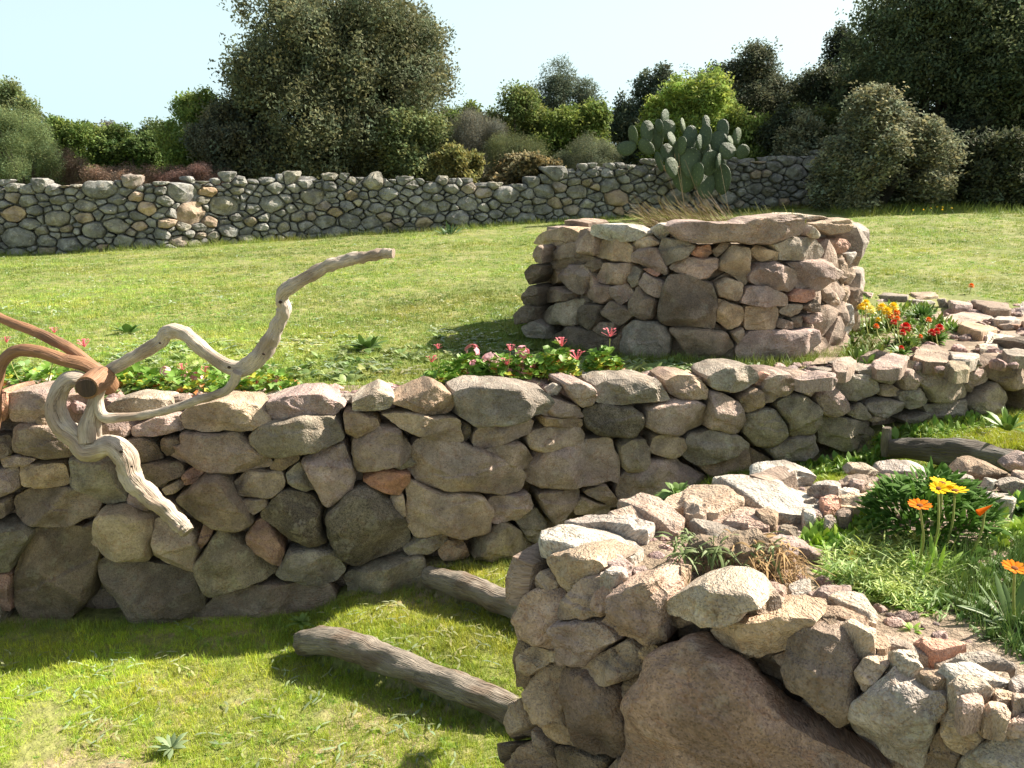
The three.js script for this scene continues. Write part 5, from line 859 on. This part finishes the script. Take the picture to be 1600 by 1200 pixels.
{
  const z0 = 16.75, k = .25 * z0 / FOCAL, base = at(930 + 690 * .25, 100 + 930 * .25, z0), t = thing('prickly_pear', 'big prickly pear cactus with blue-green pads in front of the field wall', 'cactus', base), r = rng(121);
  const dots = dataTex(128, (k, o) => { const x = ((k % 128) % 16) - 8, y = (((k >> 7) + ((k % 128) >> 4) % 2 * 8) % 16) - 8, d = x * x + y * y < 5 ? 1 : 0; o[0] = mix(.8, 1.9, d) * .5; o[1] = mix(.8, 1.6, d) * .5; o[2] = mix(.8, 1.5, d) * .5; }, true); dots.repeat.set(1.6, .9);
  const mats = [[.06, .09, .045], [.075, .11, .05], [.05, .08, .045]].map((c) => new THREE.MeshPhysicalMaterial({ map: dots, color: new THREE.Color().setRGB(...c.map((e) => e * 2.4)), roughness: .5, bumpMap: bumpStone, bumpScale: .02 }));
  for (const [x, y, w, h, a, yaw, dz] of [[560, 720, 150, 150, .1, -.3, 0], [690, 760, 130, 150, 0, .4, .1], [790, 720, 110, 170, .1, -.5, 0], [600, 620, 140, 170, 0, .2, .15], [720, 620, 120, 140, -.2, -.3, .2], [640, 690, 60, 130, 0, 1.0, .3], [450, 560, 90, 110, .1, .3, 0], [710, 560, 90, 100, 0, .6, 0], [480, 650, 90, 120, .3, .4, .1], [770, 610, 50, 90, -.2, 1.1, .3], [435, 340, 62, 100, 0, 1.0, 0], [325, 430, 90, 135, 0, .2, 0], [455, 410, 95, 105, -.2, .2, .1], [237, 450, 55, 115, .15, 1.1, 0], [195, 528, 125, 80, .1, .1, .1], [318, 520, 125, 72, -.7, .2, .05], [400, 390, 40, 80, .1, 1.2, .1], [478, 470, 55, 85, .3, .9, .2], [540, 510, 55, 100, 0, .7, .2], [547, 385, 40, 85, .1, 1.1, 0], [590, 470, 95, 150, -.15, .1, .05], [650, 490, 45, 85, 0, 1.0, .3], [685, 460, 75, 135, -.15, .5, .15], [692, 375, 55, 95, 0, .3, 0], [798, 408, 76, 112, .1, .2, 0], [885, 452, 58, 95, -.15, .5, 0], [770, 490, 105, 125, 0, -.2, .05], [825, 545, 115, 92, -.3, .2, .2], [920, 550, 88, 84, -.5, .3, .15], [842, 482, 45, 62, .1, .8, .1], [400, 610, 40, 110, .35, 1.1, .2], [390, 470, 70, 120, .1, .5, -.1], [520, 560, 80, 130, .1, .3, -.05], [640, 560, 120, 120, 0, 0, -.1], [760, 640, 120, 140, 0, .1, -.1]]) {
    const g = new THREE.SphereGeometry(.5, 18, 14), ps = g.attributes.position; for (let i = 0; i < ps.count; i++) { const yy = ps.getY(i), f = 1 - .28 * (0.5 - yy); ps.setXYZ(i, ps.getX(i) * f * w * 1.1 * k / Math.max(.35, Math.cos(yaw)) * (Math.cos(yaw) > .5 ? 1 : .8), yy * h * k * 1.1, ps.getZ(i) * .06 * (1 + .6 * (.5 - yy))); } g.computeVertexNormals();
    const m = mesh('pad', g, mats[Math.floor(r() * 3)], t); m.position.copy(at(930 + x * .25, 100 + y * .25, z0 - dz)).sub(base); m.rotation.set(rr(-.15, .15, r), yaw * (r() < .8 ? 1 : -1), a, 'ZYX'); }
}
// ---------------------------------------------------------------- trees and shrubs beyond the field wall
const TREE = {};
function treeLike(name, label, cat, px, top, bottom, z, half, col, o = {}) {
  const r = rng(o.seed ?? px * 31 + top * 7 + 5), a = at(px, top, z), b = at(px, bottom, z), gy = meadowH(a.x, -z) - .05, cx = a.x, H = (a.y - b.y) * 1.1, W = half * 1.16 * z / FOCAL, Dp = W * (o.deep ?? .9), base = v3(cx, gy, -z), t = thing(name, label, cat, base, o.group);
  const cy = (a.y + b.y) / 2 - gy, lobes = [], nl = Math.round((o.lobes ?? 16) * 1.5), list = [];
  for (let i = 0; i < nl; i++) { const low = i % 5 < 2, d = dirOf(r() * 6.283, low ? 0 : Math.asin(rr(-.2, 1, r))), q = rr(.5, .84, r), s = nl > 20 ? rr(.17, .30, r) : rr(.2, .38, r); lobes.push([d.x * q * W * (1 - s * .3), cy + (low ? -rr(.0, .95, r) : d.y * q) * H / 2, d.z * q * Dp, s, i]); }
  lobes.push([0, cy, 0, .62, 0], [0, cy - H * .25, 0, .6, 0]);
  const leaf = (o.leaf ?? .07) * (o.aspect ? 1 : 1.2), size = o.size ?? .25, n = Math.round((o.n ?? 2200) * (o.n > 6000 ? 1 : 1.5)), geo = cluster((o.seed ?? 7) + 3, o.per ?? 12, leaf, leaf * (o.aspect ?? .55), size * .5), min = Math.min(W, H / 2);
  for (let i = 0; i < n; i++) { const L = lobes[i % lobes.length], d = dirOf(r() * 6.283, Math.asin(rr(-1, 1, r))), q = min * L[3] * (r() < .28 ? rr(1, 1.4, r) : rr(.7, 1.02, r)), sx = W / min, sy = H / 2 / min; const x = L[0] + d.x * q * mix(1, sx, .5), y = L[1] + d.y * q * mix(1, sy, .5), zz = L[2] + d.z * q; if (y < .02) continue;
    const c = shade(r, .5, 1.6, o.hue ?? .16); list.push({ m: place(x, y, zz, rr(.7, 1.2, r), r() * 6.28, rr(-.6, .6, r), rr(-.6, .6, r)), c }); }
  inst('crown', geo, leafMat(col.map((e) => e * 1.2), (o.tr ?? .4) + .08, .75), t, list);
  const R = clamp(W * .06, .03, .15), stems = o.stems ?? 3, gs = []; for (let s = 0; s < stems; s++) { const e = lobes[s * 2 % lobes.length], k = s / stems * 6.28; gs.push(tube([v3(Math.cos(k) * R, -.1, Math.sin(k) * R), v3(e[0] * .25 + Math.cos(k) * R, cy * .45, e[2] * .25), v3(e[0] * .65, mix(cy, e[1], .5), e[2] * .65), v3(e[0], e[1], e[2])], [R, R * .75, R * .5, R * .2], 9, s + px, .12)); }
  for (let s = 0; s < (o.limbs ?? 8) + 5; s++) { const e = lobes[(s * 3 + 1) % lobes.length]; gs.push(tube([v3(e[0] * .3, cy * .6, e[2] * .3), v3(e[0] * .8, e[1] * .9, e[2] * .8), v3(e[0] * 1.2, e[1] + min * e[3] * .75, e[2] * 1.2)], [R * .45, R * .3, R * .08], 7, s + px * 2, .12)); }
  mesh('trunk', mergeGeometries(gs), barkMat, t);
  return t;
}
const OAK = [.115, .125, .07], OLV = [.14, .165, .07], GRN = [.135, .18, .05], HEA = [.12, .12, .095], BRI = [.20, .25, .06], PIN = [.08, .10, .065], LEN = [.165, .17, .105], DRY = [.20, .14, .105];
treeLike('holm_oak', 'large dark round evergreen oak towering over the field wall on the left', 'tree', 520, -30, 290, 20.5, 164, OAK, { n: 17000, lobes: 56, leaf: .075, size: .3, limbs: 16, stems: 3, seed: 501, per: 13 });
treeLike('evergreen_shrub', 'dusky grey-green skirt of foliage at the left foot of the large oak', 'shrub', 375, 165, 285, 19.5, 70, [.10, .105, .07], { n: 1800, seed: 502 });
treeLike('evergreen_shrub', 'sunlit olive-green foliage at the right foot of the large oak', 'shrub', 640, 160, 290, 19.6, 62, OLV, { n: 1800, seed: 503 });
treeLike('tree', 'dark green tree with a glossy crown just left of the large oak', 'tree', 310, 137, 285, 21, 55, GRN, { n: 1900, seed: 504 });
treeLike('tamarisk', 'soft feathery grey-green bush at the left edge behind the field wall', 'shrub', 20, 178, 300, 18.2, 62, [.15, .19, .09], { n: 2200, leaf: .05, aspect: .16, per: 26, size: .26, seed: 505, rough: .7 });
treeLike('tree', 'olive-green tree at the far left whose top shows above the feathery bush', 'tree', 5, 128, 250, 22, 42, OLV, { n: 1300, seed: 506 });
treeLike('tree', 'broad green thicket tree left of the gap, nearest the feathery bush', 'tree', 110, 182, 290, 22.5, 62, GRN, { n: 2000, seed: 507 });
treeLike('tree', 'low dark green tree in the gap left of the large oak', 'tree', 205, 198, 290, 23, 58, [.075, .11, .032], { n: 1700, seed: 508 });
treeLike('tree', 'small spindly treetop in the middle of the low thicket on the left', 'tree', 165, 190, 290, 26, 34, HEA, { n: 700, seed: 509 });
treeLike('heath_shrub', 'brown twiggy heath shrub beside the feathery bush', 'shrub', 95, 236, 298, 18.6, 38, [.13, .095, .07], { n: 900, leaf: .05, aspect: .14, per: 20, seed: 510, rough: .8 });
treeLike('heath_shrub', 'rusty pinkish heather shrub along the wall top left of the oak', 'shrub', 190, 258, 298, 17.5, 62, DRY, { n: 1100, leaf: .05, aspect: .15, per: 20, seed: 511, rough: .8 });
treeLike('heath_shrub', 'reddish-brown heather shrub at the foot of the oak', 'shrub', 300, 262, 298, 17.6, 62, [.16, .10, .085], { n: 1100, leaf: .05, aspect: .15, per: 20, seed: 512, rough: .8 });
treeLike('tree', 'bright green rounded bush just right of the large oak', 'tree', 715, 150, 285, 22, 38, GRN, { n: 1200, seed: 513 });
treeLike('heath_shrub', 'grey-violet bushy heath right of the large oak', 'shrub', 745, 162, 285, 20, 50, HEA, { n: 1700, leaf: .055, aspect: .14, per: 24, seed: 514, rough: .8 });
treeLike('tree', 'olive-green bushy tree between the heath and the dark pine-like tree', 'tree', 810, 132, 285, 21.5, 62, [.11, .135, .04], { n: 2200, seed: 515 });
treeLike('tree', 'yellow-green bushy tree below the dark pine-like tree', 'tree', 895, 155, 290, 20.5, 66, [.12, .155, .038], { n: 2400, seed: 516 });
treeLike('pine_tree', 'dark dome-shaped pine-like tree behind the yellow-green bush', 'tree', 880, 97, 235, 26, 64, PIN, { n: 2600, leaf: .08, aspect: .3, lobes: 22, seed: 517 });
treeLike('heath_shrub', 'low olive heath in front of the yellow-green bush', 'shrub', 800, 205, 290, 18.8, 46, [.095, .11, .05], { n: 1200, leaf: .05, aspect: .16, per: 22, seed: 518, rough: .8 });
treeLike('heath_shrub', 'pale grey-green heath left of the cactus', 'shrub', 925, 215, 285, 19, 50, [.11, .125, .075], { n: 1200, leaf: .05, aspect: .16, per: 22, seed: 519, rough: .8 });
treeLike('bramble', 'olive-brown bramble tangle on the field wall right of the oak', 'bramble', 715, 232, 292, 17.7, 42, [.15, .145, .05], { n: 900, seed: 520, tr: .45 });
treeLike('bramble', 'browner bramble tangle along the middle of the field wall', 'bramble', 820, 238, 292, 17.9, 62, [.16, .135, .07], { n: 1200, seed: 521, tr: .45 });
treeLike('tree', 'small open-crowned dark tree just left of the cactus', 'tree', 975, 152, 250, 24, 27, PIN, { n: 620, seed: 522, limbs: 10 });
treeLike('tree', 'bright yellow-green sunlit tree behind the cactus', 'tree', 1080, 118, 285, 20.5, 82, BRI, { n: 3200, leaf: .08, tr: .42, seed: 523, lobes: 24 });
treeLike('tree', 'bright yellow-green lower bush right of the cactus', 'tree', 1165, 165, 290, 20, 42, [.16, .20, .055], { n: 1300, tr: .45, seed: 524 });
treeLike('tree', 'dark tree rising behind the left side of the bright yellow-green tree', 'tree', 1035, 110, 260, 24.5, 50, PIN, { n: 1600, seed: 525 });
treeLike('tree', 'tall grey-green evergreen right behind the bright yellow-green tree', 'tree', 1165, 78, 290, 23, 92, [.07, .08, .05], { n: 3600, lobes: 24, seed: 526 });
treeLike('tree', 'slim dark tree with an open pointed top left of the great dark tree', 'tree', 1320, 42, 250, 23.5, 36, [.05, .06, .04], { n: 1100, seed: 527, limbs: 12 });
treeLike('tree', 'dusky evergreen under the slim pointed tree', 'tree', 1290, 95, 290, 22, 62, [.06, .07, .04], { n: 2200, seed: 528 });
treeLike('tree', 'great dark evergreen filling the upper right corner', 'tree', 1500, -90, 340, 20, 165, [.085, .105, .055], { n: 12000, lobes: 32, leaf: .075, size: .3, seed: 529, limbs: 14 });
treeLike('tree', 'second dark evergreen running off the right edge', 'tree', 1640, -60, 330, 18.5, 110, [.066, .086, .042], { n: 5000, seed: 530 });
treeLike('tree', 'olive-tinged bush between the bright tree and the rounded grey shrub', 'tree', 1270, 160, 290, 20, 52, [.085, .10, .035], { n: 1600, seed: 531 });
treeLike('mastic_shrub', 'large rounded silvery-green mastic shrub at the right end of the field wall', 'shrub', 1390, 150, 335, 16.4, 98, LEN, { n: 5200, lobes: 28, leaf: .06, size: .26, seed: 532, rough: .38 });
treeLike('mastic_shrub', 'smaller silvery mastic shrub at the left of the large rounded one', 'shrub', 1285, 180, 300, 19.3, 76, LEN, { n: 1900, seed: 533 });
treeLike('tree', 'dark evergreen whose foliage fills the space under the great dark tree', 'tree', 1545, 30, 335, 21.5, 115, [.068, .088, .042], { n: 5200, lobes: 26, seed: 548 });
treeLike('tree', 'dusky olive tree closing the gap left of the great dark evergreen', 'tree', 1385, 70, 300, 22.5, 62, [.065, .08, .04], { n: 3000, seed: 549 });
treeLike('mastic_shrub', 'dark mastic shrub at the right edge above the meadow', 'shrub', 1565, 205, 335, 16.2, 72, [.065, .075, .04], { n: 2400, seed: 534 });
treeLike('mastic_shrub', 'dark shrub with bare looping branches behind the rounded shrub', 'shrub', 1480, 165, 320, 18.2, 70, [.05, .058, .035], { n: 1700, seed: 535, limbs: 14 });
treeLike('tree', 'dark low evergreen behind the wall right of the cactus', 'tree', 1230, 180, 290, 19.5, 50, [.05, .06, .035], { n: 1500, seed: 536 });
treeLike('thicket_tree', 'far green thicket closing the gap at the far left', 'tree', 60, 205, 300, 27, 110, [.10, .13, .045], { n: 2600, seed: 541, deep: .5 });
treeLike('thicket_tree', 'far dusky thicket behind the gap left of the large oak', 'tree', 250, 200, 300, 27.5, 110, [.085, .11, .045], { n: 2600, seed: 542, deep: .5 });
treeLike('thicket_tree', 'far olive thicket behind the trees right of the large oak', 'tree', 760, 172, 300, 27, 120, [.10, .125, .05], { n: 2600, seed: 543, deep: .5 });
treeLike('thicket_tree', 'far thicket behind the cactus', 'tree', 985, 178, 300, 27.5, 110, [.085, .105, .05], { n: 2600, seed: 544, deep: .5 });
treeLike('thicket_tree', 'far dark thicket behind the grey-green evergreens on the right', 'tree', 1230, 110, 300, 27, 150, [.065, .08, .045], { n: 4000, seed: 545, deep: .5 });
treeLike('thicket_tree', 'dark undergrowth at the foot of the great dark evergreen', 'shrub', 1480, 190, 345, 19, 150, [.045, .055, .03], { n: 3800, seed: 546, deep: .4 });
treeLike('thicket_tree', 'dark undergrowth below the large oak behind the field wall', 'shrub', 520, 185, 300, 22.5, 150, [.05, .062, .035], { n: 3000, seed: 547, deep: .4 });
inst('hedge_foot_grass', tuft(81, 16, .22, .008, .12, .8, 3), bladeMat, scene, scatter(500, 71, (r) => { const x = rr(5.6, 10.5, r), z = -rr(15.0, 16.2, r); return [x, meadowH(x, z), z]; }, .5, 1.2, .7, 1.2));
inst('dandelions', pompon(3, .03), flowerMats.y, scene, scatter(7, 72, (r) => { const x = rr(6.6, 7.4, r), z = -rr(14.8, 15.2, r); return [x, meadowH(x, z) + .10, z]; }, .4, .8, .8, 1.1, .02));
renderer.render(scene, camera);
